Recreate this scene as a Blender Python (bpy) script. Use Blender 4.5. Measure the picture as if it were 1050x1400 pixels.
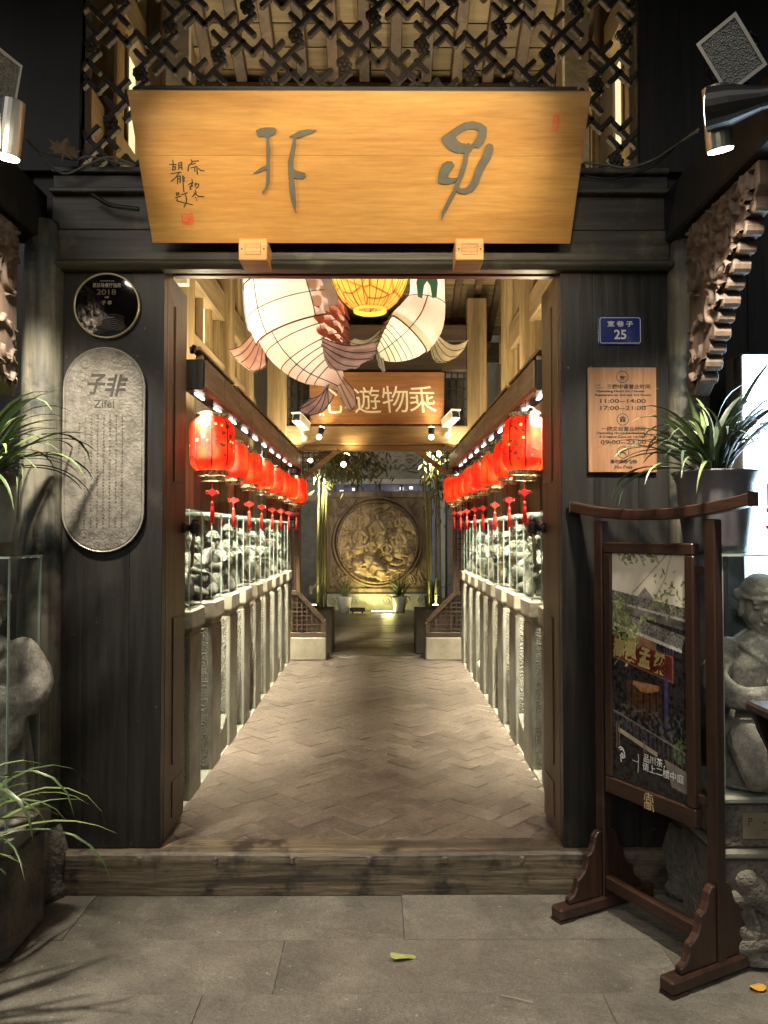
import bpy, math, random
import numpy as np
from mathutils import Matrix, Vector, Euler
R = math.radians
scene = bpy.context.scene
COL = scene.collection
for o in list(bpy.data.objects):
    bpy.data.objects.remove(o)

# ------------------------------------------------------------------ camera
CAM = Vector((0.0, -3.45, 1.6))
cam_data = bpy.data.cameras.new('camera')
cam = bpy.data.objects.new('camera', cam_data)
COL.objects.link(cam)
cam.location = CAM
cam.rotation_euler = (R(90 + 1.637), 0, R(-0.273))
cam_data.sensor_fit = 'HORIZONTAL'
cam_data.sensor_width = 36
cam_data.lens = 36
cam_data.clip_start = 0.05
cam_data.clip_end = 500
scene.camera = cam
CROT = Euler((R(90 + 1.637), 0, R(-0.273))).to_matrix()

# ------------------------------------------------------------------ world, moon-weak sun, exposure
world = bpy.data.worlds.new('World')
scene.world = world
world.use_nodes = True
wn = world.node_tree.nodes
wl = world.node_tree.links
bg = wn['Background']
sky = wn.new('ShaderNodeTexSky')
sky.sky_type = 'NISHITA'
sky.sun_disc = False
sky.sun_elevation = R(40)
sky.sun_rotation = R(200)
wl.new(sky.outputs[0], bg.inputs[0])
bg.inputs[1].default_value = 0.005
sun_d = bpy.data.lights.new('sun', 'SUN')
sun_d.energy = 0.40
sun_d.angle = R(50)
sun_d.color = (1, .93, .82)
sun_o = bpy.data.objects.new('sun', sun_d)
COL.objects.link(sun_o)
sun_o.rotation_euler = (R(50), 0, R(-20))
vs = scene.view_settings
vs.view_transform = 'Standard'
vs.look = 'None'
vs.gamma = 1
vs.exposure = 1.25
scene.cycles.use_denoising = True
scene.cycles.max_bounces = 8
scene.cycles.transparent_max_bounces = 48
scene.cycles.caustics_reflective = False
scene.cycles.caustics_refractive = False
scene.cycles.sample_clamp_indirect = 4.0
scene.cycles.use_light_tree = True

# ------------------------------------------------------------------ helpers
def ray(px, py):
    return CROT @ Vector(((px - 525) / 1050, (700 - py) / 1050, -1))
def at(px, py, Y):
    d = ray(px, py); return CAM + d * ((Y - CAM.y) / d.y)
def atX(px, py, X):
    d = ray(px, py); return CAM + d * ((X - CAM.x) / d.x)
def atZ(px, py, Z):
    d = ray(px, py); return CAM + d * ((Z - CAM.z) / d.z)
def wmat(o):
    m = Matrix.LocRotScale(o.location, o.rotation_euler, o.scale)
    return wmat(o.parent) @ o.matrix_parent_inverse @ m if o.parent else m
def onplane(px, py, o):
    """pixel -> local xy on the local z=0 plane of object o"""
    m = wmat(o); n = m.to_3x3() @ Vector((0, 0, 1)); p = m.translation
    d = ray(px, py); t = (p - CAM).dot(n) / d.dot(n)
    return m.inverted() @ (CAM + d * t)

def tag(o, label=None, cat=None, group=None, kind=None):
    if label: o['label'] = label
    if cat: o['category'] = cat
    if group: o['group'] = group
    if kind: o['kind'] = kind
    return o
def thing(name, label, cat, loc=(0, 0, 0), rot=(0, 0, 0), group=None):
    o = bpy.data.objects.new(name, None)
    COL.objects.link(o)
    o.empty_display_size = .1
    o.location = loc; o.rotation_euler = rot
    return tag(o, label, cat, group)
def mobj(name, me, parent=None):
    o = bpy.data.objects.new(name, me); COL.objects.link(o)
    if parent is not None: o.parent = parent
    return o
def copy_tree(o, parent=None):
    c = o.copy(); COL.objects.link(c)
    if parent is not None: c.parent = parent
    for ch in list(o.children):
        if ch.type in ('MESH', 'LIGHT', 'EMPTY'): copy_tree(ch, c)
    return c

class G:
    def __init__(s): s.v = []; s.f = []; s.m = []; s.cur = 0
    def add(s, vs, fs, M=None):
        b = len(s.v)
        s.v += [tuple(M @ Vector(p)) for p in vs] if M is not None else [tuple(p) for p in vs]
        s.f += [tuple(i + b for i in f) for f in fs]; s.m += [s.cur] * len(fs)
        return s
    def box(s, x0, x1, y0, y1, z0, z1, M=None):
        v = [(x0, y0, z0), (x1, y0, z0), (x1, y1, z0), (x0, y1, z0), (x0, y0, z1), (x1, y0, z1), (x1, y1, z1), (x0, y1, z1)]
        return s.add(v, [(0, 3, 2, 1), (4, 5, 6, 7), (0, 1, 5, 4), (1, 2, 6, 5), (2, 3, 7, 6), (3, 0, 4, 7)], M)
    def bar(s, a, b, w, h, up=(0, 0, 1)):
        a = Vector(a); b = Vector(b); d = (b - a); L = d.length; d.normalize()
        u = Vector(up); x = d.cross(u)
        if x.length < 1e-4: x = d.cross(Vector((1, 0, 0)))
        x.normalize(); z = x.cross(d)
        M = Matrix(((x.x, d.x, z.x, a.x), (x.y, d.y, z.y, a.y), (x.z, d.z, z.z, a.z), (0, 0, 0, 1)))
        return s.box(-w / 2, w / 2, 0, L, -h / 2, h / 2, M)
    def tube(s, pts, r, n=8, cap=True):
        pts = [Vector(p) for p in pts]; k = len(pts)
        rs = r if isinstance(r, (list, tuple)) else [r] * k
        vs = []; fs = []; prev = None
        for i, p in enumerate(pts):
            t = (pts[min(i + 1, k - 1)] - pts[max(i - 1, 0)])
            t = t.normalized() if t.length > 1e-9 else Vector((0, 0, 1))
            if prev is None:
                a = t.cross(Vector((0, 0, 1)))
                if a.length < 1e-3: a = t.cross(Vector((1, 0, 0)))
            else:
                a = prev - t * prev.dot(t)
            a.normalize(); b = t.cross(a); prev = a
            for j in range(n):
                q = 2 * math.pi * j / n
                vs.append(p + (a * math.cos(q) + b * math.sin(q)) * rs[i])
        for i in range(k - 1):
            for j in range(n):
                fs.append((i * n + j, i * n + (j + 1) % n, (i + 1) * n + (j + 1) % n, (i + 1) * n + j))
        if cap:
            fs.append(tuple(range(n))[::-1]); fs.append(tuple((k - 1) * n + j for j in range(n)))
        return s.add(vs, fs)
    def lathe(s, prof, n=24, c=(0, 0, 0), lobes=0, amp=0.0, M=None):
        vs = []; fs = []; k = len(prof)
        for r, z in prof:
            for j in range(n):
                q = 2 * math.pi * j / n
                rr = r * (1 - amp * (abs(math.cos(lobes * q / 2)) ** 6)) if lobes else r
                vs.append((c[0] + rr * math.cos(q), c[1] + rr * math.sin(q), c[2] + z))
        for i in range(k - 1):
            for j in range(n):
                fs.append((i * n + j, i * n + (j + 1) % n, (i + 1) * n + (j + 1) % n, (i + 1) * n + j))
        return s.add(vs, fs, M)
    def poly(s, pts, z0, z1, M=None):
        """prism of a 2D outline in local xy"""
        n = len(pts)
        ar = sum(pts[i][0] * pts[(i + 1) % n][1] - pts[(i + 1) % n][0] * pts[i][1] for i in range(n))
        if ar < 0: pts = pts[::-1]
        vs = [(p[0], p[1], z0) for p in pts] + [(p[0], p[1], z1) for p in pts]
        fs = [tuple(range(n))[::-1], tuple(range(n, 2 * n))] + [(i, (i + 1) % n, n + (i + 1) % n, n + i) for i in range(n)]
        return s.add(vs, fs, M)
    def ell(s, c, r, M=None, nu=14, nv=9):
        vs = []; fs = []
        for i in range(nv + 1):
            t = math.pi * i / nv
            for j in range(nu):
                q = 2 * math.pi * j / nu
                vs.append((math.sin(t) * math.cos(q) * r[0], math.sin(t) * math.sin(q) * r[1], math.cos(t) * r[2]))
        for i in range(nv):
            for j in range(nu):
                fs.append((i * nu + j, (i + 1) * nu + j, (i + 1) * nu + (j + 1) % nu, i * nu + (j + 1) % nu))
        MM = Matrix.Translation(c) @ (M if M is not None else Matrix())
        return s.add(vs, fs, MM)
    def mesh(s, name, mats, smooth=False):
        me = bpy.data.meshes.new(name)
        me.from_pydata(s.v, [], s.f)
        mats = mats if isinstance(mats, (list, tuple)) else [mats]
        for m in mats: me.materials.append(m)
        if len(mats) > 1: me.polygons.foreach_set('material_index', s.m)
        if smooth: me.polygons.foreach_set('use_smooth', [True] * len(me.polygons))
        me.update()
        return me
    def part(s, name, mats, parent, smooth=False, bevel=0, local=False, seg=1):
        """mesh object; world coordinates unless local"""
        if parent is None and not local:
            a = np.array(s.v); c = (a.min(0) + a.max(0)) / 2; c[2] = a[:, 2].min()
            s.v = [tuple(p - c) for p in a]
            o = mobj(name, s.mesh(name, mats, smooth)); o.location = c
        else:
            o = mobj(name, s.mesh(name, mats, smooth), parent)
            if parent is not None and not local: o.matrix_parent_inverse = wmat(parent).inverted()
        if bevel:
            b = o.modifiers.new('bevel', 'BEVEL'); b.width = bevel; b.segments = seg; b.limit_method = 'ANGLE'; b.angle_limit = R(40)
        if smooth == 'auto':
            pass
        return o

_tc = {}
def text_mesh(body, size, bold=0.0, extrude=0.0, shear=0.0, sx=1.0):
    key = (body, size, bold, extrude, shear, sx)
    if key in _tc: return _tc[key]
    c = bpy.data.curves.new('text', 'FONT'); c.body = body; c.size = size; c.align_x = 'CENTER'; c.align_y = 'CENTER'
    c.resolution_u = 3; c.offset = bold; c.extrude = extrude; c.shear = shear
    o = bpy.data.objects.new('text', c)
    me = bpy.data.meshes.new_from_object(o)
    if sx != 1.0: me.transform(Matrix.Diagonal((sx, 1, 1, 1)))
    bpy.data.objects.remove(o); bpy.data.curves.remove(c)
    _tc[key] = me
    return me
def text(body, size, parent, x, y, m, z=0.002, name='lettering', bold=0.0, extrude=0.0006, shear=0.0, width=None, rot=0.0):
    me = text_mesh(body, size, bold, extrude, shear).copy()
    a = np.zeros(len(me.vertices) * 3); me.vertices.foreach_get('co', a); a = a.reshape(-1, 3)
    sx = 1.0
    if width: sx = width / max(1e-6, a[:, 0].max() - a[:, 0].min())
    cx = (a[:, 0].max() + a[:, 0].min()) / 2; cy = (a[:, 1].max() + a[:, 1].min()) / 2
    me.transform(Matrix.Translation((x, y, z)) @ Matrix.Rotation(rot, 4, 'Z') @ Matrix.Diagonal((sx, 1, 1, 1)) @ Matrix.Translation((-cx, -cy, 0)))
    me.materials.clear(); me.materials.append(m)
    return mobj(name, me, parent)
def strokes2d(g, lines, w, z0, z1):
    """flat ribbons for brush strokes; each line a list of (x,y); w width or per-line"""
    for k, ln in enumerate(lines):
        e = (k % 7) * 0.00008
        for i in range(len(ln) - 1):
            a = Vector(ln[i]); b = Vector(ln[i + 1]); d = b - a
            if d.length < 1e-7: continue
            n = Vector((-d.y, d.x)).normalized() * w / 2; d.normalize(); a = a - d * w * .3; b = b + d * w * .3
            e += 0.00003
            g.poly([(a + n * .8)[:], (a - n * .8)[:], (b - n)[:], (b + n)[:]], z0, z1 + e)

# ------------------------------------------------------------------ materials
def nd(t, kind, **kw):
    n = t.nodes.new(kind)
    for k, v in kw.items(): setattr(n, k, v)
    return n
def mk(name, c1, c2=None, scale=6.0, stretch=(1, 1, 1), rough=.6, metal=0.0, bump=0.0, bscale=30.0, bstretch=None, detail=6.0, rnd=0.0,
       emit=None, estr=0.0, spec=.5, pos=(.35, .68), dist=0.0, c3=None, c3scale=2.0, c3pos=(.55, .7), vor=False, rvar=0.0, coat=0.0, fine=0.0, fscale=90.0, fstretch=(1, 1, 1), speck=None):
    m = bpy.data.materials.new(name); m.use_nodes = True
    t = m.node_tree; L = t.links.new
    p = t.nodes['Principled BSDF']
    p.inputs['Roughness'].default_value = rough; p.inputs['Metallic'].default_value = metal
    p.inputs['Specular IOR Level'].default_value = spec
    p.inputs['Coat Weight'].default_value = coat
    c2 = c2 or c1
    tc = nd(t, 'ShaderNodeTexCoord'); oi = nd(t, 'ShaderNodeObjectInfo')
    off = nd(t, 'ShaderNodeVectorMath', operation='MULTIPLY_ADD'); off.inputs[1].default_value = (7.3, 3.1, 5.7)
    L(oi.outputs['Random'], off.inputs[0]); L(tc.outputs['Object'], off.inputs[2])
    mp = nd(t, 'ShaderNodeMapping'); mp.inputs['Scale'].default_value = stretch; L(off.outputs[0], mp.inputs[0])
    nz = nd(t, 'ShaderNodeTexNoise'); nz.inputs['Scale'].default_value = scale; nz.inputs['Detail'].default_value = detail
    nz.inputs['Roughness'].default_value = .6; nz.inputs['Distortion'].default_value = dist
    L(mp.outputs[0], nz.inputs['Vector'])
    cr = nd(t, 'ShaderNodeValToRGB'); cr.color_ramp.elements[0].position = pos[0]; cr.color_ramp.elements[1].position = pos[1]
    cr.color_ramp.elements[0].color = (*c1, 1); cr.color_ramp.elements[1].color = (*c2, 1)
    L(nz.outputs[0], cr.inputs[0]); col = cr.outputs[0]
    if c3:
        n3 = nd(t, 'ShaderNodeTexNoise'); n3.inputs['Scale'].default_value = c3scale; n3.inputs['Detail'].default_value = 8; n3.inputs['Roughness'].default_value = .65
        L(off.outputs[0], n3.inputs['Vector'])
        r3 = nd(t, 'ShaderNodeValToRGB'); r3.color_ramp.elements[0].position = c3pos[0]; r3.color_ramp.elements[1].position = c3pos[1]
        L(n3.outputs[0], r3.inputs[0])
        mx = nd(t, 'ShaderNodeMix', data_type='RGBA'); L(r3.outputs[0], mx.inputs[0]); L(col, mx.inputs[6]); mx.inputs[7].default_value = (*c3, 1); col = mx.outputs[2]
    if fine:
        fm = nd(t, 'ShaderNodeMapping'); fm.inputs['Scale'].default_value = fstretch; L(off.outputs[0], fm.inputs[0])
        fn = nd(t, 'ShaderNodeTexNoise'); fn.inputs['Scale'].default_value = fscale; fn.inputs['Detail'].default_value = 4; fn.inputs['Roughness'].default_value = .7; L(fm.outputs[0], fn.inputs['Vector'])
        fr_ = nd(t, 'ShaderNodeMapRange'); fr_.inputs[1].default_value = .3; fr_.inputs[2].default_value = .7; fr_.inputs[3].default_value = 1 - fine; fr_.inputs[4].default_value = 1 + fine; L(fn.outputs[0], fr_.inputs[0])
        hf = nd(t, 'ShaderNodeHueSaturation'); L(fr_.outputs[0], hf.inputs['Value']); L(col, hf.inputs['Color']); col = hf.outputs[0]
    if speck:
        sc_, th_, cs_ = speck
        sn = nd(t, 'ShaderNodeTexNoise'); sn.inputs['Scale'].default_value = sc_; sn.inputs['Detail'].default_value = 3; L(off.outputs[0], sn.inputs['Vector'])
        sr = nd(t, 'ShaderNodeMapRange'); sr.inputs[1].default_value = th_; sr.inputs[2].default_value = th_ + .03; L(sn.outputs[0], sr.inputs[0])
        sm = nd(t, 'ShaderNodeMix', data_type='RGBA'); L(sr.outputs[0], sm.inputs[0]); L(col, sm.inputs[6]); sm.inputs[7].default_value = (*cs_, 1); col = sm.outputs[2]
    if rnd:
        mr = nd(t, 'ShaderNodeMapRange'); mr.inputs[3].default_value = 1 - rnd; mr.inputs[4].default_value = 1 + rnd; L(oi.outputs['Random'], mr.inputs[0])
        hs = nd(t, 'ShaderNodeHueSaturation'); L(mr.outputs[0], hs.inputs['Value']); L(col, hs.inputs['Color']); col = hs.outputs[0]
    L(col, p.inputs['Base Color'])
    if rvar:
        rr = nd(t, 'ShaderNodeMapRange'); rr.inputs[3].default_value = max(0.02, rough - rvar); rr.inputs[4].default_value = min(1, rough + rvar); L(nz.outputs[0], rr.inputs[0]); L(rr.outputs[0], p.inputs['Roughness'])
    if bump:
        b2 = nd(t, 'ShaderNodeMapping'); b2.inputs['Scale'].default_value = bstretch or stretch; L(off.outputs[0], b2.inputs[0])
        if vor:
            n2 = nd(t, 'ShaderNodeTexVoronoi'); n2.inputs['Scale'].default_value = bscale; out = n2.outputs['Distance']
        else:
            n2 = nd(t, 'ShaderNodeTexNoise'); n2.inputs['Scale'].default_value = bscale; n2.inputs['Detail'].default_value = 5; out = n2.outputs[0]
        L(b2.outputs[0], n2.inputs['Vector'])
        bp = nd(t, 'ShaderNodeBump'); bp.inputs['Strength'].default_value = min(1, bump); bp.inputs['Distance'].default_value = .01 * max(1, bump)
        L(out, bp.inputs['Height']); L(bp.outputs[0], p.inputs['Normal'])
    if emit:
        p.inputs['Emission Color'].default_value = (*emit, 1); p.inputs['Emission Strength'].default_value = estr
    return m
def wood(name, c1, c2, axis='z', scale=14, rough=.55, bump=.25, **kw):
    st = {'x': (.07, 1, 1), 'y': (1, .07, 1), 'z': (1, 1, .07)}[axis]
    return mk(name, c1, c2, scale=scale, stretch=st, rough=rough, bump=bump, bscale=scale * 2.5, dist=.6, **{**dict(fine=.28, fscale=scale * 5, fstretch=st), **kw})
def emat(name, col, s):
    m = bpy.data.materials.new(name); m.use_nodes = True
    p = m.node_tree.nodes['Principled BSDF']
    p.inputs['Base Color'].default_value = (*[min(.8, c) for c in col], 1); p.inputs['Emission Color'].default_value = (*col, 1); p.inputs['Emission Strength'].default_value = s
    return m
def glass_mat(name, tint=(.975, .99, .98), ior=1.5, rough=.02):
    m = bpy.data.materials.new(name); m.use_nodes = True; t = m.node_tree; t.nodes.clear(); L = t.links.new
    o = nd(t, 'ShaderNodeOutputMaterial'); mx = nd(t, 'ShaderNodeMixShader'); tr = nd(t, 'ShaderNodeBsdfTransparent'); gl = nd(t, 'ShaderNodeBsdfGlossy'); fr = nd(t, 'ShaderNodeLayerWeight'); fr.inputs[0].default_value = .5
    pw = nd(t, 'ShaderNodeMath', operation='POWER'); pw.inputs[1].default_value = 4.0; ml = nd(t, 'ShaderNodeMath', operation='MULTIPLY_ADD'); ml.inputs[1].default_value = .45; ml.inputs[2].default_value = .022
    L(fr.outputs['Facing'], pw.inputs[0]); L(pw.outputs[0], ml.inputs[0])
    tr.inputs[0].default_value = (*tint, 1); gl.inputs['Roughness'].default_value = rough
    L(ml.outputs[0], mx.inputs[0]); L(tr.outputs[0], mx.inputs[1]); L(gl.outputs[0], mx.inputs[2]); L(mx.outputs[0], o.inputs[0])
    return m

def lamp(kind, name, parent, loc, energy, color, target=None, size=.05, spot=60, blend=.5, size_y=None, local=False):
    d = bpy.data.lights.new(name, kind); d.energy = energy; d.color = color
    if kind == 'AREA':
        d.size = size
        if size_y: d.shape = 'RECTANGLE'; d.size_y = size_y
    elif kind == 'SPOT':
        d.spot_size = R(spot); d.spot_blend = blend; d.shadow_soft_size = size
    else: d.shadow_soft_size = size
    o = bpy.data.objects.new(name, d); COL.objects.link(o)
    o.location = loc
    if target is not None:
        o.rotation_euler = (Vector(target) - Vector(loc)).to_track_quat('-Z', 'Y').to_euler()
    if parent is not None:
        o.parent = parent
        if not local: o.matrix_parent_inverse = wmat(parent).inverted()
    return o

# ------------------------------------------------------------------ sculpting: voxel-fused bodies and carved reliefs
def fuse(name, g, voxel, m, smooth=4):
    me = g.mesh(name, m)
    o = mobj(name, me)
    r = o.modifiers.new('r', 'REMESH'); r.mode = 'VOXEL'; r.voxel_size = voxel; r.use_smooth_shade = True
    s = o.modifiers.new('s', 'SMOOTH'); s.factor = .5; s.iterations = smooth
    dg = bpy.context.evaluated_depsgraph_get()
    out = bpy.data.meshes.new_from_object(o.evaluated_get(dg))
    out.name = name
    bpy.data.objects.remove(o)
    out.materials.clear(); out.materials.append(m)
    return out
def seg_dist(P, a, b):
    ab = b - a; t = np.clip(((P - a) @ ab) / max(1e-12, ab @ ab), 0, 1)
    return np.linalg.norm(P - (a + t[:, None] * ab), axis=1), t
def relief(strokes, w, h, nx, ny, depth, mask=None, base=None, post=None):
    """height field over [-w/2,w/2]x[-h/2,h/2]; strokes = [(points, r0, r1, height)]"""
    xs = np.linspace(-w / 2, w / 2, nx); ys = np.linspace(-h / 2, h / 2, ny)
    X, Y = np.meshgrid(xs, ys); P = np.stack([X.ravel(), Y.ravel()], 1)
    H = np.zeros(len(P)) if base is None else base(P)
    for pts, r0, r1, hh in strokes:
        pts = np.array(pts, float); n = len(pts) - 1; acc = np.zeros(len(P))
        lo = pts.min(0) - max(r0, r1); hi = pts.max(0) + max(r0, r1)
        idx = np.where((P[:, 0] >= lo[0]) & (P[:, 0] <= hi[0]) & (P[:, 1] >= lo[1]) & (P[:, 1] <= hi[1]))[0]
        if len(idx) == 0: continue
        Q = P[idx]; ac = np.zeros(len(Q))
        for i in range(n):
            d, t = seg_dist(Q, pts[i], pts[i + 1])
            r = r0 + (r1 - r0) * (i + t) / n
            q = np.clip(1 - (d / r) ** 2, 0, 1) ** .5
            ac = np.maximum(ac, q * hh)
        H[idx] = np.maximum(H[idx], ac)
    if post is not None: H = H + post(P)
    vs = np.stack([P[:, 0], P[:, 1], H * depth], 1)
    ok = np.ones(len(P), bool) if mask is None else mask(P)
    fs = []
    for j in range(ny - 1):
        for i in range(nx - 1):
            a = j * nx + i
            if ok[a] and ok[a + 1] and ok[a + nx] and ok[a + nx + 1]: fs.append((a, a + 1, a + nx + 1, a + nx))
    used = sorted({i for f in fs for i in f}); mp = {k: i for i, k in enumerate(used)}
    g = G(); g.add([tuple(vs[k]) for k in used], [tuple(mp[i] for i in f) for f in fs])
    return g
def scrolls(seed, n, w, h, r=(.02, .04), L=(.1, .25), H=(.4, 1.0)):
    rg = random.Random(seed); out = []
    for _ in range(n):
        x = rg.uniform(-w / 2, w / 2); y = rg.uniform(-h / 2, h / 2); a = rg.uniform(0, 6.28); ln = rg.uniform(*L); k = rg.uniform(-1, 1) * 7 / ln * .5; kk = rg.uniform(-1, 1) * 20 / ln * .5
        pts = [(x, y)]; st = ln / 12
        for i in range(12):
            a += (k + kk * (i / 12) ** 2) * st; x += math.cos(a) * st; y += math.sin(a) * st; pts.append((x, y))
        r0 = rg.uniform(*r); out.append((pts, r0, r0 * rg.uniform(.3, .7), rg.uniform(*H)))
    return out
def inpoly(P, poly):
    x, y = P[:, 0], P[:, 1]; c = np.zeros(len(P), bool); n = len(poly)
    for i in range(n):
        x0, y0 = poly[i]; x1, y1 = poly[(i + 1) % n]
        if y0 == y1: continue
        k = ((y0 > y) != (y1 > y)) & (x < (x1 - x0) * (y - y0) / (y1 - y0) + x0); c ^= k
    return c
def spline(pts, n):
    P = np.array(pts, float); k = len(P); out = []
    for s in np.linspace(0, k - 1, n):
        i = min(int(s), k - 2); t = s - i
        p0 = P[max(i - 1, 0)]; p1 = P[i]; p2 = P[i + 1]; p3 = P[min(i + 2, k - 1)]
        out.append(tuple(.5 * ((2 * p1) + (-p0 + p2) * t + (2 * p0 - 5 * p1 + 4 * p2 - p3) * t * t + (-p0 + 3 * p1 - 3 * p2 + p3) * t ** 3)))
    return out
ORD = ['first', 'second', 'third', 'fourth', 'fifth', 'sixth', 'seventh', 'eighth', 'ninth']

# ================================================================== MATERIALS
DARKW = wood('dark_timber', (.008, .0075, .007), (.024, .022, .0195), 'z', 10, .42, .3, c3=(.052, .048, .039), c3scale=3, c3pos=(.58, .80), rvar=.12, speck=(38, .74, (.16, .15, .125)))
DARKWX = wood('dark_timber_horizontal', (.025, .022, .018), (.085, .076, .057), 'x', 10, .42, .4, c3=(.19, .17, .12), c3scale=4, c3pos=(.56, .76), rvar=.12)
BLACKW = wood('black_timber', (.006, .006, .006), (.016, .014, .013), 'z', 12, .55, .2)
COLW = wood('worn_column_paint', (.05, .05, .043), (.27, .25, .19), 'z', 9, .5, .3, c3=(.035, .04, .042), c3scale=3, c3pos=(.48, .6))
THRW = wood('threshold_timber', (.055, .044, .032), (.20, .155, .10), 'x', 11, .6, .9, c3=(.028, .023, .018), c3scale=6, c3pos=(.5, .62), fine=.5, fscale=90)
JAMBW = wood('jamb_timber', (.06, .036, .018), (.13, .078, .04), 'z', 12, .45, .15)
FRETW = wood('fret_timber', (.022, .016, .011), (.058, .043, .029), 'x', 12, .6, .4)
WARMW = wood('honey_timber', (.17, .115, .052), (.36, .26, .13), 'z', 7, .55, .25, rnd=.12)
WARMWX = wood('honey_timber_cross', (.17, .115, .052), (.36, .26, .13), 'x', 7, .55, .25, rnd=.12)
WARMWY = wood('honey_timber_long', (.15, .105, .05), (.32, .23, .12), 'y', 7, .55, .25, rnd=.12)
BROWNW = wood('brown_timber', (.045, .027, .016), (.12, .075, .042), 'z', 9, .55, .25, rnd=.25)
BROWNWX = wood('brown_timber_cross', (.04, .026, .016), (.11, .07, .04), 'x', 9, .55, .25, rnd=.25)
BROWNWY = wood('brown_timber_long', (.14, .10, .068), (.32, .24, .16), 'y', 9, .55, .3, rnd=.15)
REDEDGE = mk('faded_red_paint', (.30, .05, .028), (.17, .03, .02), 12, rough=.5)
PLAST = mk('lime_plaster', (.50, .45, .34), (.66, .61, .48), 9, rough=.85, bump=.6, bscale=25)
STONE = mk('grey_sandstone', (.205, .205, .165), (.33, .322, .262), 7, rough=.8, bump=.35, bscale=60, rnd=.1, c3=(.14, .13, .11), c3scale=4, c3pos=(.56, .78))
STONEP = mk('pecked_sandstone', (.24, .238, .19), (.38, .365, .295), 9, rough=.85, bump=2.2, bscale=95, vor=True, rnd=.1)
CAPS = mk('pedestal_cap_stone', (.25, .225, .17), (.37, .33, .25), 6, rough=.7, bump=.3, bscale=40, rnd=.1, c3=(.22, .13, .07), c3scale=7, c3pos=(.6, .78))
STATM = mk('pale_carved_stone', (.115, .112, .097), (.20, .193, .167), 14, rough=.8, bump=.45, bscale=34, bstretch=(1, 1, .45), fine=.3, fscale=110, rnd=.12, c3=(.16, .15, .13), c3scale=9, c3pos=(.55, .72))
STATB = mk('weathered_carved_stone', (.23, .215, .185), (.38, .355, .30), 14, rough=.85, bump=.8, bscale=44, bstretch=(1, 1, .5), fine=.35, fscale=120, c3=(.12, .115, .10), c3scale=9, c3pos=(.52, .72))
SLAB = mk('paving_slab', (.10, .092, .077), (.18, .166, .138), 3.5, rough=.62, bump=.9, bscale=34, rnd=.07, c3=(.22, .205, .17), c3scale=5, c3pos=(.52, .74), rvar=.15, fine=.42, fscale=130, speck=(55, .70, (.36, .34, .29)))
JOINT = mk('dirt_joint', (.06, .055, .045), (.11, .10, .083), 20, rough=.9)
BRICK = mk('worn_floor_brick', (.090, .070, .056), (.145, .118, .094), 7, rough=.45, bump=1.4, bscale=26, rnd=.16, c3=(.20, .172, .135), c3scale=9, c3pos=(.54, .80), rvar=.18, fine=.35, fscale=80)
BRICKP = mk('pale_floor_brick', (.30, .27, .22), (.40, .36, .30), 18, rough=.6, bump=.7, bscale=30)
COURT = mk('courtyard_slab', (.13, .115, .09), (.18, .16, .128), 5, rough=.45, bump=.4, bscale=18, rnd=.12)
ROUGHST = mk('rough_hewn_stone', (.13, .12, .10), (.23, .21, .17), 8, rough=.85, bump=2.5, bscale=38, c3=(.08, .075, .065), c3scale=6, c3pos=(.5, .7))
GLASS = glass_mat('case_glass')
GEDGE = mk('green_glass_edge', (.34, .42, .37), (.52, .60, .53), 10, rough=.25)
BLACKM = mk('black_enamel', (.012, .012, .012), (.02, .02, .02), 20, rough=.4)
SILVER = mk('brushed_aluminium', (.45, .44, .42), (.55, .54, .52), 20, rough=.35, metal=.9)
BRASS = mk('aged_brass', (.35, .26, .12), (.45, .36, .19), 20, rough=.4, metal=.8)
WHITEP = mk('white_enamel', (.6, .6, .57), (.7, .7, .67), 10, rough=.4)
CABLE = mk('grey_cable', (.14, .13, .11), (.2, .19, .16), 10, rough=.5)
INK = mk('black_ink', (.012, .011, .01), (.02, .018, .016), 10, rough=.6)

# ================================================================== SETTING: street, passage floor, courtyard floor
g = G(); n = 24
g.add([(-60, -60, -.007), (60, -60, -.007), (60, 60, -.007), (-60, 60, -.007)], [(0, 1, 2, 3)])
ground = tag(g.part('ground', JOINT, None), kind='structure')
rg = random.Random(5)
ys = [0.0, -.37, -.73, -1.12, -1.5, -1.95, -2.4, -2.9, -3.5, -4.2, -5.0]
for r in range(len(ys) - 1):
    x = -4.2 + rg.uniform(0, .5)
    if r == 0: x = -4.25
    while x < 4.2:
        L = rg.uniform(.95, 1.6)
        if r == 0 and -1.3 < x < .3: L = 1.35
        dz = rg.uniform(-.0015, .0015)
        gg = G(); e = .0006
        gg.box(x + e, x + L - e, ys[r + 1] + e, ys[r] - e, -.06, dz)
        gg.part('flagstone', SLAB, ground, bevel=.0016)
        x += L
for i, (x0, x1) in enumerate(((-4.2, -1.5), (1.40, 4.2))):
    gg = G(); gg.box(x0, x1, .01, .5, -.06, .002); gg.part('flagstone', SLAB, ground, bevel=.007)

FZ = .17
g = G(); g.box(-1.75, 1.65, .168, 5.62, -.02, FZ - .006)
pfloor = tag(g.part('passage_floor', mk('floor_mortar', (.22, .20, .16), (.33, .30, .24), 22, rough=.85, bump=1.2, bscale=60), None), kind='structure')
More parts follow.
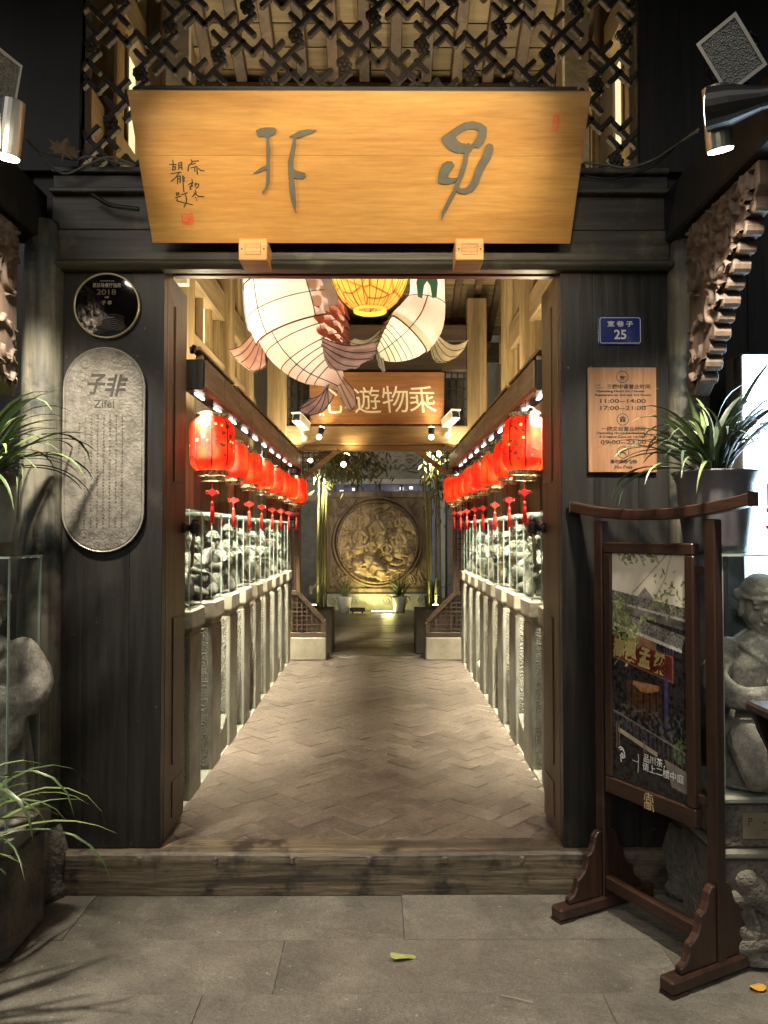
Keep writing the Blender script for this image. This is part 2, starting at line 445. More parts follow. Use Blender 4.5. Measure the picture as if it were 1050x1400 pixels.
# herringbone bricks, 45 degrees
bl, bw = .240, .120
bricks = []
c45 = math.cos(R(45))
for i in range(-40, 41):
    for j in range(-40, 41):
        for (ox, oy, lx, ly) in ((0, 0, 2, 1), (0, 1, 1, 2)):
            # classic 2:1 herringbone: cells shift by (1,1) diagonal and (2,-2) lattice
            px = i * 1 + j * 2 + ox; py = i * 1 - j * 2 + oy
            cx = (px + lx / 2) * bw; cy = (py + ly / 2) * bw
            wx = (cx - cy) * c45 - .05; wy = (cx + cy) * c45 + 2.7
            if -1.06 < wx < .96 and .06 < wy < 5.50:
                bricks.append((wy, wx, 45 if lx == 2 else 135))
bricks.sort()
bm_me = None; stuffg = G()
g0 = G(); e = .0024; g0.box(-bl / 2 + e, bl / 2 - e, -bw / 2 + e, bw / 2 - e, -.03, 0)
bmesh_shared = g0.mesh('brick', BRICK)
bpale = g0.mesh('brick_pale', BRICKP)
for k, (wy, wx, a) in enumerate(bricks):
    z = FZ + rg.uniform(-.003, .003)
    if k < 300:
        pale = abs(wx + .77) < .07 and abs(wy - .37) < .08 and a == 45
        o = mobj('brick', bpale if pale else bmesh_shared, pfloor)
        o.matrix_parent_inverse = wmat(pfloor).inverted()
        o.location = (wx, wy, z); o.rotation_euler = (rg.uniform(-.009, .009), rg.uniform(-.009, .009), R(a) + rg.uniform(-.012, .012))
        b = o.modifiers.new('bevel', 'BEVEL'); b.width = .004; b.segments = 1
    else:
        M = Matrix.Translation((wx, wy, z)) @ Euler((rg.uniform(-.009, .009), rg.uniform(-.009, .009), R(a))).to_matrix().to_4x4()
        stuffg.box(-bl / 2 + e, bl / 2 - e, -bw / 2 + e, bw / 2 - e, -.03, 0, M)
if stuffg.v: tag(stuffg.part('far_bricks', BRICK, pfloor), kind='stuff')
# stone margin strips along both pedestal rows
for x0, x1, in ((-1.74, -1.02), (.92, 1.64)):
    y = .2
    while y < 5.4:
        L = rg.uniform(.55, .8); y1 = min(y + L, 5.55)
        gg = G(); gg.box(x0, x1, y + .003, y1 - .003, FZ - .02, FZ + .006 + rg.uniform(0, .003)); gg.part('margin_stone', STONE, pfloor, bevel=.005); y = y1
g = G(); g.box(-7, 7, 5.63, 18, -.02, FZ - .012)
court = tag(g.part('courtyard_floor', JOINT, None), kind='structure')
y = 5.64
while y < 14:
    D = .3
    x = -4 + rg.uniform(0, .6)
    while x < 4:
        L = rg.uniform(.42, .62)
        gg = G(); gg.box(x + .0015, x + L - .0015, y + .0015, y + D - .0015, FZ - .03, FZ - .002 + rg.uniform(-.002, .003)); gg.part('paving_stone', COURT, court, bevel=.0016)
        x += L
    y += D

# ================================================================== GATEHOUSE (front of the building)
gate = thing('gatehouse', 'dark timber gate front with fretwork screen over an open doorway', 'building', (-.07, .1, 0))
JX0, JX1 = -.99, .826      # door opening
WX0, WX1 = -1.50, 1.322    # outer edges of the wall panels
LZ = 2.80                  # underside of the lintel
g = G()
prof = [(0, .0), (-.002, .05), (-.002, .155), (.003, .174), (.016, .185), (.06, .188), (.165, .186), (.165, 0)]
vs = []; N = len(prof); X0, X1 = -1.445, 1.312; NS = 40
for i in range(NS + 1):
    x = X0 + (X1 - X0) * i / NS
    for k, (yy, zz) in enumerate(prof):
        wob = .0015 * math.sin(i * 1.7 + k) * (1 if 1 <= k <= 5 else 0)
        vs.append((x, yy + wob, zz + wob * .5 - (.006 * math.exp(-((x + .1) / .5) ** 2) if 3 <= k <= 6 else 0)))
fs = [(i * N + k, i * N + (k + 1) % N, (i + 1) * N + (k + 1) % N, (i + 1) * N + k) for i in range(NS) for k in range(N)]
fs += [tuple(range(N))[::-1], tuple(NS * N + k for k in range(N))]
g.add(vs, fs); g.part('threshold', THRW, gate)
# wall panels: upright boards
for (x0, x1) in ((WX0, JX0), (JX1, WX1)):
    nb = 3; cuts = [x0, x0 + (x1 - x0) * .30, x0 + (x1 - x0) * .71, x1]
    for k in range(nb):
        gg = G(); gg.box(cuts[k] + .0003, cuts[k + 1] - .0003, .045 + .0005 * ((k * 7) % 3), .10, .192, LZ + .02); gg.part('wall_board', DARKW, gate, bevel=.0008)
# lintel with a rounded lower lip, fascia boards above
g = G(); g.box(WX0, WX1, .012, .23, LZ + .0455, 2.985); g.part('lintel', DARKWX, gate, bevel=.004)
g = G(); pr = [(.005 - .03 * math.sin(math.pi * i / 8), LZ + .045 * i / 8) for i in range(9)]
vs = [(x, y, z) for x in (WX0, WX1) for (y, z) in pr + [(.07, LZ + .045), (.06, LZ)]]
k = len(pr) + 2
g.add(vs, [tuple(range(k)), tuple(range(k, 2 * k))[::-1]] + [(i, k + i, k + (i + 1) % k, (i + 1) % k) for i in range(k)]); g.part('lintel_lip', DARKWX, gate)
for (z0, z1, y0) in ((2.989, 3.145, .022), (3.149, 3.17, -.012), (3.174, 3.245, .03), (3.249, 3.275, .008)):
    g = G(); g.box(WX0, WX1, y0, .16, z0, z1); g.part('fascia_board', DARKWX, gate, bevel=.004)
g = G(); g.box(JX0 + .001, JX1 - .001, .180, .225, LZ + .030, LZ + .044); g.part('red_edge_strip', REDEDGE, gate, bevel=.002)
# door linings and the folded-back leaves with lotus knobs
for s, xj in ((-1, JX0), (1, JX1)):
    g = G(); g.box(min(xj, xj + s * .06), max(xj, xj + s * .06), .104, .20, .19, LZ + .044); g.part('door_jamb', JAMBW, gate, bevel=.003)
    lf = G(); xa = xj + s * .004; lf.box(min(xa, xa + s * .045), max(xa, xa + s * .045), .205, .475, .19, LZ + .028)
    leaf = lf.part('door_leaf', JAMBW, gate, bevel=.004)
    for (z0, z1) in ((.25, .42), (.5, 1.2), (1.85, 2.7)):
        p = G(); p.box(min(xa, xa - s * .006), max(xa, xa - s * .006), .24, .44, z0, z1); p.part('raised_panel', JAMBW, leaf, bevel=.004)
    kz = 1.6 + (730 - 722) / 1050 * 3.9; ky = .425
    kn = G()
    Mx = Matrix.Translation((xa, ky, kz)) @ Matrix.Rotation(-s * math.pi / 2, 4, 'Y')
    kn.lathe([(.0, 0), (.028, 0), (.030, .012), (.018, .02), (.016, .035), (.03, .045), (.038, .062), (.034, .078), (.02, .086), (.0, .084)], 14, M=Mx)
    for q in range(6):
        a = q * math.pi / 3; kn.ell((0, 0, 0), (.016, .011, .02), Mx @ Matrix.Translation((.03 * math.cos(a), .03 * math.sin(a), .062)))
    kn.part('lotus_knob', BLACKM, leaf, smooth=True)
    pl = G(); xr = xa - s * .062; pts = [(xr, ky - .02, kz - .02), (xr, ky - .035, kz - .06), (xr + s * .004, ky - .035, kz - .11), (xr + s * .006, ky - .03, kz - .17), (xr + s * .012, ky - .022, kz - .195)]
    pl.tube(pts, [.006, .009, .010, .008, .005], 8); pl.part('pull_handle', BRASS, leaf, smooth=True)
# columns and upper corner posts
for xc, lab in ((-1.535, 'l'), (1.405, 'r')):
    g = G(); g.lathe([(.0, .30), (.092, .30), (.098, .36), (.095, 1.2), (.090, 2.2), (.086, 2.86), (.07, 3.02), (.0, 3.02)], 22, (xc, .03, 0)); g.part('column', COLW, gate, smooth=True)
    g = G(); g.lathe([(.0, 0), (.15, 0), (.155, .04), (.135, .07), (.145, .13), (.15, .19), (.13, .25), (.11, .30), (0, .30)], 20, (xc, .03, 0), lobes=8, amp=.12); g.part('column_base', ROUGHST, gate, smooth=True)
for (x0, x1) in ((-1.95, WX0 + .11), (WX1 - .12, 1.85)):
    g = G(); g.box(x0, x1, .06, .2, 3.277, 4.6); g.part('corner_board', BLACKW, gate, bevel=.004)
for (x0, x1) in ((-4.2, -1.63), (1.50, 4.2)):
    k = int((x1 - x0) / .22)
    for i in range(k):
        a = x0 + (x1 - x0) * i / k; b = x0 + (x1 - x0) * (i + 1) / k
        g = G(); g.box(a + .001, b - .001, .12, .17, 0, 4.6); g.part('side_board', DARKW, gate, bevel=.002)
for (x0, x1) in ((WX0 - .12, WX0 - .002), (WX1 + .002, WX1 + .17)):
    g = G(); g.box(x0, x1, .10, .19, 0, 4.6); g.part('corner_board', BLACKW, gate)
# fretwork screen
FX0, FX1, FZ0, FZ1 = -1.39, 1.20, 3.277, 4.42
fr = G()
fr.box(FX0 - .04, FX0, .07, .115, FZ0, FZ1); fr.box(FX1, FX1 + .04, .07, .115, FZ0, FZ1); fr.box(FX0 - .04, FX1 + .04, .07, .115, FZ1, FZ1 + .05)
fret = fr.part('fretwork_screen', FRETW, gate, bevel=.003)
u = .064
def clip(a, b):
    t0, t1 = 0.0, 1.0; d = (b[0] - a[0], b[1] - a[1])
    for p, q in ((-d[0], a[0] - FX0), (d[0], FX1 - a[0]), (-d[1], a[1] - FZ0), (d[1], FZ1 - a[1])):
        if abs(p) < 1e-9:
            if q < 0: return None
        else:
            t = q / p
            if p < 0: t0 = max(t0, t)
            else: t1 = min(t1, t)
    if t1 - t0 < .08: return None
    return (a[0] + d[0] * t0, a[1] + d[1] * t0), (a[0] + d[0] * t1, a[1] + d[1] * t1)
def r45(p, q): return ((p - q) * c45 * u - .1, (p + q) * c45 * u + 3.9)
nb = 0; ros = []; gs = G()
for i in range(-14, 15):
    for j in range(-14, 15):
        cx, cy = 4 * i - j, i + 4 * j
        for (a, b) in (((-2, 0), (2, 0)), ((0, -2), (0, 2)), ((2, 0), (2, 1)), ((0, 2), (-1, 2)), ((1, 0), (1, -1)), ((-1, 0), (-1, 1)), ((0, 1), (1, 1)), ((0, -1), (-1, -1))):
            s = clip(r45(cx + a[0], cy + a[1]), r45(cx + b[0], cy + b[1]))
            if s:
                g = G(); dy = .0025 * (nb % 3); nb += 1
                A = Vector((s[0][0], .092 + dy, s[0][1])); B = Vector((s[1][0], .092 + dy, s[1][1])); d = (B - A).normalized() * .015
                (gs if s[0][1] > 4.1 and s[1][1] > 4.1 else g).bar(A - d, B + d, .034, .023, (B - A).cross(Vector((0, 1, 0))))
                if g.v: g.part('fret_bar', FRETW, fret, bevel=.004)
        c = r45(cx + 2, cy + .5)
        if FX0 + .03 < c[0] < FX1 - .03 and FZ0 + .02 < c[1] < FZ1: ros.append(c)
tag(gs.part('upper_fret_bars', FRETW, fret), kind='stuff')
rm = G()
for q in range(6):
    a = q * math.pi / 3; rm.ell((.022 * math.cos(a), 0, .022 * math.sin(a)), (.015, .012, .015), nu=8, nv=5)
rm.ell((0, -.008, 0), (.014, .012, .014), nu=8, nv=5)
rme = rm.mesh('rosette', FRETW, True)
for c in ros:
    o = mobj('rosette', rme, fret); o.matrix_parent_inverse = wmat(fret).inverted(); o.location = (c[0], .072, c[1])

# eave beams running out over the street with carved corbels under them
CORB = wood('carved_corbel_wood', (.05, .034, .025), (.135, .092, .068), 'z', 9, .65, .3)
CORBX = CORB
for s, X in ((-1, -1.60), (1, 1.37)):
    eb = thing('eave_bracket', 'carved brown corbel under the eave beam beside the %s column' % ('left' if s < 0 else 'right'), 'bracket', (X, -.1, 2.2), group='eave brackets')
    g = G(); g.box(X - .07, X + .07, -1.6, .05, 2.93, 3.16); g.part('eave_beam', BLACKW, eb, bevel=.01)
    # outline in (y toward street, z)
    pts = [(.16, 2.925), (.78, 2.925), (.78, 2.84)]
    for q in range(11):      # scalloped lower edge
        ya, za = .74 - .50 * (q / 11) ** .82, 2.81 - .58 * q / 11; rr_ = .022 + .006 * (q % 2)
        for a_ in np.linspace(R(60), R(-130), 7): pts.append((ya - .01 + rr_ * math.cos(a_), za - .03 + rr_ * 1.15 * math.sin(a_)))
    pts += [(.20, 2.19), (.16, 2.19)]
    g = G(); Mm = Matrix(((0, 0, 1, X), (-1, 0, 0, 0), (0, 1, 0, 0), (0, 0, 0, 1)))
    g.poly(pts, -.036, .036, Mm); body = g.part('corbel', CORB, eb, bevel=.006)
    rs = scrolls(11, 120, .62, .73, (.007, .016), (.07, .17), (.5, 1.0))
    rel = relief(rs, .62, .73, 150, 176, .026, mask=lambda P: inpoly(P + np.array([.47, 2.555]), [((p[0] - .47) * .94 + .47, (p[1] - 2.6) * .94 + 2.6) for p in pts]))
    rel.v = [(X - s * (.037 + v[2]), -(v[0] + .47), v[1] + 2.555) for v in rel.v]
    rel.part('carving', CORBX, eb, smooth=True)
# roof over the gate: back slope with rafters and boards
ridge = (.25, 6.1); eave = (2.35, 5.12)
g = G(); g.bar((-2.2, *ridge), (2.1, *ridge), .16, .16); g.part('ridge_beam', BROWNWX, gate)
g = G(); g.box(-2.2, 2.1, eave[0] - .02, eave[0] + .16, eave[1] - .34, eave[1] - .06); g.part('eave_purlin', BROWNWX, gate, bevel=.01)
for i in range(18):
    x = -2.0 + i * .235
    g = G(); g.bar((x, ridge[0], ridge[1] - .02), (x, eave[0] + .15, eave[1] - .02 - .07), .085, .09); g.part('rafter', BROWNW, gate, bevel=.006)
nbd = 14
PALEB = wood('pale_roof_board', (.15, .11, .052), (.27, .20, .10), 'x', 8, .6, .2, rnd=.22)
for k in range(nbd):
    a = k / nbd; b = (k + 1) / nbd
    def P(t): return (ridge[0] + (eave[0] + .15 - ridge[0]) * t, ridge[1] + .035 + (eave[1] - .07 - ridge[1]) * t)
    pa = P(a + .002); pb = P(b - .002)
    g = G(); g.bar((.0, pa[0], pa[1]), (.0, pb[0], pb[1]), 4.3, .02); g.part('roof_board', PALEB, gate)
g = G(); g.bar((-.0, ridge[0] + .05, ridge[1] + .12), (.0, -1.8, 4.75), 6.0, .06); g.part('front_roof_slope', BLACKW, gate)

# ================================================================== PASSAGE HALL (timber walls, end frame, roof)
hall = thing('passage_hall', 'honey timber passage with plank walls and open rafters behind the gate', 'building', (-.05, 3, FZ))
PANE = emat('lit_window_paper', (1.0, .86, .50), .45)
DPANE = mk('dark_window_paper', (.10, .085, .05), (.16, .13, .08), 6, rough=.8)
for s, X in ((-1, -1.52), (1, 1.46)):
    for (y0, wd) in ((.6, .14), (2.15, .26), (3.75, .2), (4.85, .22)):
        g = G(); g.box(X - .13, X + .13, y0 - wd / 2, y0 + wd / 2, FZ - .01, 5.6); g.part('post', WARMW, hall, bevel=.012)
    # upright planks of the lower wall
    y = .2; k = 0
    while y < 5.4:
        y1 = min(5.45, y + .21)
        g = G(); g.box(min(X + s * .02, X + s * .05), max(X + s * .02, X + s * .05), y + .002, y1 - .002, FZ, 2.98); g.part('wall_plank', WARMW if k % 9 < 2 else BROWNW, hall, bevel=.003); y = y1; k += 1
    for (z0, z1) in ((2.99, 3.17), (3.58, 3.84), (4.55, 4.75)):
        g = G(); g.box(X - .075, X + .075, .15, 5.45, z0, z1); g.part('wall_rail', WARMWY, hall, bevel=.008)
    # window bays between the rails
    for bay, (y0, y1) in enumerate(((.7, 2.0), (2.3, 3.63), (3.87, 4.72))):
        for (z0, z1) in ((3.17, 3.58), (3.84, 4.55)):
            w = (y1 - y0) / 4
            for c in range(4):
                a, b = y0 + w * c, y0 + w * (c + 1)
                lit = (c + bay) % 3 == 0 and z0 < 3.5 or (c + bay) % 4 == 1
                g = G(); xo = X + s * .03
                g.box(min(xo, xo + s * .02), max(xo, xo + s * .02), a + .002, b - .002, z0, z1)
                mt = PANE if lit else (WARMW if (c + bay) % 3 == 1 else BROWNW)
                pn = g.part('window_pane' if lit else 'infill_board', mt, hall)
                g = G(); g.box(X - .03, X + .03, b - .015, b + .015, z0, z1); g.part('mullion', WARMW, hall, bevel=.003)
    g = G(); g.box(min(X + s * .08, X + s * .14), max(X + s * .08, X + s * .14), .18, 9, FZ, 6.2); g.part('outer_wall', PLAST, hall)
# rough plaster strips that show beside the fretwork
for (x0, x1) in ((-1.60, -1.235), (1.19, 1.345)):
    g = G(); g.box(x0, x1, 1.42, 1.48, 3.2, 6.2); g.part('plaster_strip', PLAST, hall)
for x in (-1.40, 1.40):
    g = G(); g.box(x - .05, x + .05, 1.22, 1.32, 3.17, 6.0); g.part('post', BROWNW, hall, bevel=.01)
# end frame
EY = 5.5
for x in (-1.20, 1.125):
    g = G(); g.box(x - .115, x + .115, EY - .1, EY + .1, FZ, 4.35); p = g.part('end_post', WARMW, hall, bevel=.012)
g = G(); g.box(-1.42, 1.36, EY - .08, EY + .08, 2.635, 2.86); g.part('end_beam', WARMWX, hall, bevel=.015)
g = G(); g.box(-1.09, 1.015, EY - .055, EY + .055, 2.565, 2.632); g.part('end_beam_soffit', WARMWX, hall, bevel=.006)
g = G(); g.box(-1.08, 1.01, EY - .06, EY + .12, 3.50, 3.78); g.part('upper_tie_beam', BROWNWX, hall, bevel=.012)
g = G(); g.box(-1.08, 1.01, EY - .04, EY + .10, 3.85, 4.05); g.part('upper_tie_beam', BROWNWX, hall, bevel=.012)
# dark wood muntins behind the plaque
for i in range(29):
    x = -1.06 + i * .073
    g = G(); g.box(x - .009, x + .009, EY + .03, EY + .05, 2.87, 3.49); g.part('muntin', BLACKW, hall)
for k in range(5):
    z = 2.95 + k * .12
    g = G(); g.box(-1.08, 1.01, EY + .052, EY + .068, z - .009, z + .009); g.part('muntin', BLACKW, hall)
g = G(); g.box(-1.08, 1.01, EY + .30, EY + .32, 2.87, 3.49)
g.part('window_pane', mk('dim_window', (.035, .032, .026), (.10, .09, .06), 5, rough=.3), hall)
# knee braces and the small corner lattices
for s, xo, xi in ((-1, -.965, -.46), (1, .905, .40)):
    g = G(); g.bar((xo, EY - .02, 2.20), (xi, EY - .02, 2.60), .06, .055, (0, 0, 1)); g.part('knee_brace', WARMWX, hall, bevel=.006)
    for i in range(8):
        t = i / 8; x = xo + (xi - xo) * t; zz = 2.20 + .40 * t
        g = G(); g.box(x - .007, x + .007, EY - .012, EY + .004, zz + .02, 2.565); g.part('corner_lattice_bar', BROWNW, hall)
    for i in range(6):
        z = 2.27 + i * .055; t = (z - 2.20) / .40; x = xo + (xi - xo) * max(0, t - .05)
        g = G(); g.box(min(xo, x), max(xo, x), EY + .006, EY + .02, z - .007, z + .007); g.part('corner_lattice_bar', BROWNW, hall)
# roof of the hall: boards and rafters
ra = (2.9, 5.6); rb = (6.35, 4.10)
for i in range(13):
    x = -1.44 + i * .235
    g = G(); g.bar((x, *ra), (x, *rb), .08, .09); g.part('rafter', BROWNW, hall, bevel=.006)
for k in range(20):
    a = k / 20 + .002; b = (k + 1) / 20 - .002
    q = lambda t: (0, ra[0] + (rb[0] - ra[0]) * t, ra[1] + .055 + (rb[1] - ra[1]) * t)
    g = G(); g.bar(q(a), q(b), 3.4, .018); g.part('roof_board', PALEB, hall)
g = G(); g.box(-1.7, 1.66, rb[0] - .06, rb[0] + .1, rb[1] - .28, rb[1] - .05); g.part('eave_purlin', BROWNWX, hall, bevel=.01)
g = G(); g.box(-3, 3, 2.45, 2.9, 5.65, 5.7); g.part('gutter_cover', BLACKW, hall)
for (x0, x1, z0, z1) in ((-1.40, 1.33, 4.06, 4.075),):
    g = G(); g.box(x0, x1, EY + .12, EY + .85, z0 - .2, z1 - .2); g.part('soffit_board', BROWNWX, hall)

# signboard at the far end of the passage
SIGNW = wood('signboard_wood', (.20, .085, .028), (.32, .15, .055), 'x', 6, .35, .1)
sg = thing('inner_signboard', 'brown wooden plaque with four cream characters over the far beam', 'signboard', (-.04, EY - .10, 2.87), (R(90 + 6), 0, 0))
g = G(); g.box(-.775, .775, 0, .595, -.012, .012); g.part('board', SIGNW, sg, bevel=.004, local=True)
CREAM = mk('cream_paint', (.75, .70, .52), (.85, .80, .62), 8, rough=.5)
for ch, px, py in (('乘', 578, 546), ('物', 540, 546), ('遊', 502, 547), ('心', 457, 548)):
    p = onplane(px, py, sg); text(ch, .33, sg, p.x, p.y, CREAM, .014, bold=.0, shear=-.10, name='character')
p = onplane(440, 566, sg); 
g = G(); strokes2d(g, [[(p.x - .02, p.y + .03), (p.x - .02, p.y - .02)], [(p.x + .02, p.y + .03), (p.x + .02, p.y - .02)], [(p.x - .02, p.y), (p.x + .02, p.y)]], .007, .013, .015); g.part('small_inscription', CREAM, sg, local=True)

# ------------------------------------------------------------------ lantern beams with light strips
LEDM = emat('led_strip_glow', (1.0, .93, .80), 2.6)
def lantern_beam(s, X, yend):
    b = thing('lantern_beam', 'long timber beam carrying the %s row of red lanterns' % ('left' if s < 0 else 'right'), 'beam', (X, .5, 2.36), group='lantern beams')
    z0, z1 = 2.355, 2.515
    g = G(); g.box(X - .054, X + .054, .55, yend, z0, z1); g.part('core', DARKW, b, bevel=.004)
    y = .56; 
    while y < yend - .05:
        y1 = min(yend, y + .48); g = G(); xi = X - s * .055
        g.box(min(xi, xi - s * .01), max(xi, xi - s * .01), y + .002, y1 - .003, z0 + .014, z1); g.part('cover_board', BROWNWY, b, bevel=.002); y = y1
    g = G(); xi = X - s * .05; g.box(min(xi, xi - s * .022), max(xi, xi - s * .022), .55, yend, z0 - .012, z0 + .012); g.part('red_batten', REDEDGE, b, bevel=.002)
    y = .60; k = 0
    while y < yend - .3:
        g = G(); g.box(X - .006, X + .008, y, y + .17, z0 - .018, z0 - .006); g.part('led_strip', LEDM, b)
        l = lamp('AREA', 'led_light', b, (X - s * .018, y + .085, z0 - .03), 6.8, (1, .92, .70), None, .03, size_y=.2)
        l.rotation_euler = (R(14), -R(3) * s, 0); l.data.spread = R(56); y += .46; k += 1
    # tubular uplights lying on the beam
    y = .58
    while y < yend - .3:
        g = G(); g.box(X - .03, X + .03, y, y + .95, z1 + .055, z1 + .075); g.box(X - .02, X + .02, y + .1, y + .13, z1, z1 + .055); g.box(X - .02, X + .02, y + .8, y + .83, z1, z1 + .055); g.part('tube_light_housing', BROWNWY, b, bevel=.004)
        g = G(); g.tube([(X, y - .01, z1 + .05), (X, y - .06, z1 + .03), (X + .02, y - .1, z1 + .05)], .012, 6); g.part('connector', BLACKM, b)
        y += 1.08
    l = lamp('AREA', 'uplight', b, (X, (.6 + yend) / 2, z1 + .085), 36, (1, .83, .52), None, .06, size_y=yend - .7)
    l.rotation_euler = (0, math.pi + R(14) * s, 0)
    return b
# both lights lie along the passage: aim gives the right long axis
for s, X in ((-1, -.978), (1, .868)):
    b = lantern_beam(s, X, 5.42)

# ------------------------------------------------------------------ red lanterns
def silk(name, c1, c2, sc=5.0, glow=0.0, trans=.65, pos=(.4, .66)):
    """thin translucent silk: the bulb inside lights it through"""
    m = bpy.data.materials.new(name); m.use_nodes = True; t = m.node_tree; t.nodes.clear(); L = t.links.new
    o = nd(t, 'ShaderNodeOutputMaterial'); mx = nd(t, 'ShaderNodeMixShader'); mx.inputs[0].default_value = trans
    df = nd(t, 'ShaderNodeBsdfPrincipled'); tr = nd(t, 'ShaderNodeBsdfTranslucent'); df.inputs['Roughness'].default_value = .6
    tc = nd(t, 'ShaderNodeTexCoord'); oi = nd(t, 'ShaderNodeObjectInfo'); ad = nd(t, 'ShaderNodeVectorMath', operation='MULTIPLY_ADD'); ad.inputs[1].default_value = (9, 5, 7); L(oi.outputs['Random'], ad.inputs[0]); L(tc.outputs['Object'], ad.inputs[2])
    nz = nd(t, 'ShaderNodeTexNoise'); nz.inputs['Scale'].default_value = sc; nz.inputs['Detail'].default_value = 5; L(ad.outputs[0], nz.inputs['Vector'])
    cr = nd(t, 'ShaderNodeValToRGB'); E = cr.color_ramp.elements; E[0].position = pos[0]; E[1].position = pos[1]; E[0].color = (*c1, 1); E[1].color = (*c2, 1); L(nz.outputs[0], cr.inputs[0])
    L(cr.outputs[0], df.inputs['Base Color']); L(cr.outputs[0], tr.inputs['Color'])
    n2 = nd(t, 'ShaderNodeTexNoise'); n2.inputs['Scale'].default_value = 180; bp = nd(t, 'ShaderNodeBump'); bp.inputs['Strength'].default_value = .2; bp.inputs['Distance'].default_value = .002
    L(tc.outputs['Object'], n2.inputs['Vector']); L(n2.outputs[0], bp.inputs['Height']); L(bp.outputs[0], df.inputs['Normal'])
    if glow: L(cr.outputs[0], df.inputs['Emission Color']); df.inputs['Emission Strength'].default_value = glow
    L(df.outputs[0], mx.inputs[1]); L(tr.outputs[0], mx.inputs[2]); L(mx.outputs[0], o.inputs[0])
    return m
REDL = silk('lit_red_silk', (.52, .018, .009), (.68, .075, .018), 9, .10)
RIBM = mk('lantern_rib', (.10, .008, .006), (.13, .01, .008), 10, rough=.5)
GOLDR = mk('gold_brocade_ring', (.16, .10, .045), (.62, .50, .30), 60, rough=.5, pos=(.45, .55), bump=.6, bscale=120)
REDT = mk('red_silk_tassel', (.55, .02, .015), (.68, .035, .025), 40, rough=.5, emit=(.6, .01, .01), estr=.12)
def make_lantern(k=1.0):
    t = thing('red_lantern', 'x', 'lantern', group='red lanterns in two rows')
    prof = []; H = .315 * k
    for i in range(19):
        a = i / 18; e = min(a, 1 - a); prof.append((k * (.088 + .045 * (1 - max(0, 1 - e / .24) ** 2.4)), H * a))
    g = G(); g.lathe(prof, 48, lobes=8, amp=.05); g.part('silk_body', REDL, t, smooth=True, local=True)
    lamp('POINT', 'bulb', t, (0, 0, .48 * H), .8 * k, (1, .72, .42), None, .02, local=True)
    for q in range(8):
        a = (q * 45) * math.pi / 180
        g = G(); g.tube([((r * .958) * math.cos(a), (r * .958) * math.sin(a), z) for r, z in prof[::2]], .0042 * k, 5); g.part('rib', RIBM, t, local=True)
    for (z0, z1, r) in ((.312, .338, .092), (-.026, .002, .092), (-.056, -.026, .066)):
        z0 *= k; z1 *= k; r *= k
        g = G(); g.lathe([(r - .012, z0), (r, z0), (r + .003, z0 + .003), (r - .002, (z0 + z1) / 2), (r + .003, z1 - .003), (r, z1), (r - .012, z1), (r - .012, z0)], 32); g.part('brocade_ring', GOLDR, t, smooth=True, local=True)
    top = 2.40 - LANZ
    g = G(); g.tube([(0, 0, H), (0, 0, H + .04), (.004, 0, top)], .0035, 6); g.tube([(-.085 * k, 0, H + .02 * k), (-.04 * k, 0, H + .057 * k), (0, 0, H + .065 * k), (.04 * k, 0, H + .057 * k), (.085 * k, 0, H + .02 * k)], .002, 5); g.part('cord', BLACKM, t, local=True)
    dz = -.02 if k < .8 else 0
    g = G(); g.tube([(0, 0, -.05 * k), (0, 0, -.10 + dz)], .0015, 5); g.tube([(0, 0, -.13 + dz), (0, 0, -.175 + dz)], .003, 5); g.part('tassel_cord', REDT, t, local=True)
    kn = G(); M = Matrix.Translation((0, 0, -.118 + dz))
    kn.poly([(0, .024), (.009, .017), (.024, 0), (.009, -.017), (0, -.024), (-.009, -.017), (-.024, 0), (-.009, .017)], -.005, .005, M @ Matrix.Rotation(math.pi / 2, 4, 'X'))
    for sx in (-1, 1): kn.tube([(sx * .018, 0, -.108 + dz), (sx * .033, 0, -.112 + dz), (sx * .034, 0, -.123 + dz), (sx * .018, 0, -.127 + dz)], .003, 5)
    kn.part('knot', REDT, t, local=True)
    ts = G(); ts.lathe([(.002, -.165 + dz), (.010, -.17 + dz), (.011, -.185 + dz), (.008, -.19 + dz), (.012, -.20 + dz), (.014, -.29 + dz), (.0, -.29 + dz)], 12, lobes=6, amp=.25); ts.part('tassel', REDT, t, local=True, smooth=True)
    return t
LANZ = 1.6 + (730 - 644) / 1050 * 4.25
protos = {}
GOLDT = mk('gold_print', (.9, .55, .2), (.95, .65, .25), 10, rough=.5, emit=(1, .45, .12), estr=.7)
def wrap_text(lan, ch, size, ang, z, m, lean=0):
    me = text_mesh(ch, size, .0006).copy()
    r0 = .1315
    for v in me.vertices:
        x, y = v.co.x, v.co.y
        zz = (z + y) * .95; e = min(zz, .299 - zz) / .299
        r = (.088 + .045 * (1 - max(0, 1 - e / .24) ** 2.4)) * .95 * 1.004 + .001
        q = ang + x / r
        v.co = (r * math.cos(q), r * math.sin(q), zz)
    me.materials.clear(); me.materials.append(m)
    mobj('printed_character', me, lan)
rows = {-1: [(290, 4.27), (322, 4.86), (343, 5.44), (361, 6.03), (374, 6.62), (389, 7.2), (401, 7.8), (412, 8.5)],
        1: [(718, 4.24), (694, 4.83), (674.5, 5.44), (658.5, 6.06), (648, 6.6), (637, 7.18), (629, 7.75), (620, 8.4)]}
lanz = LANZ
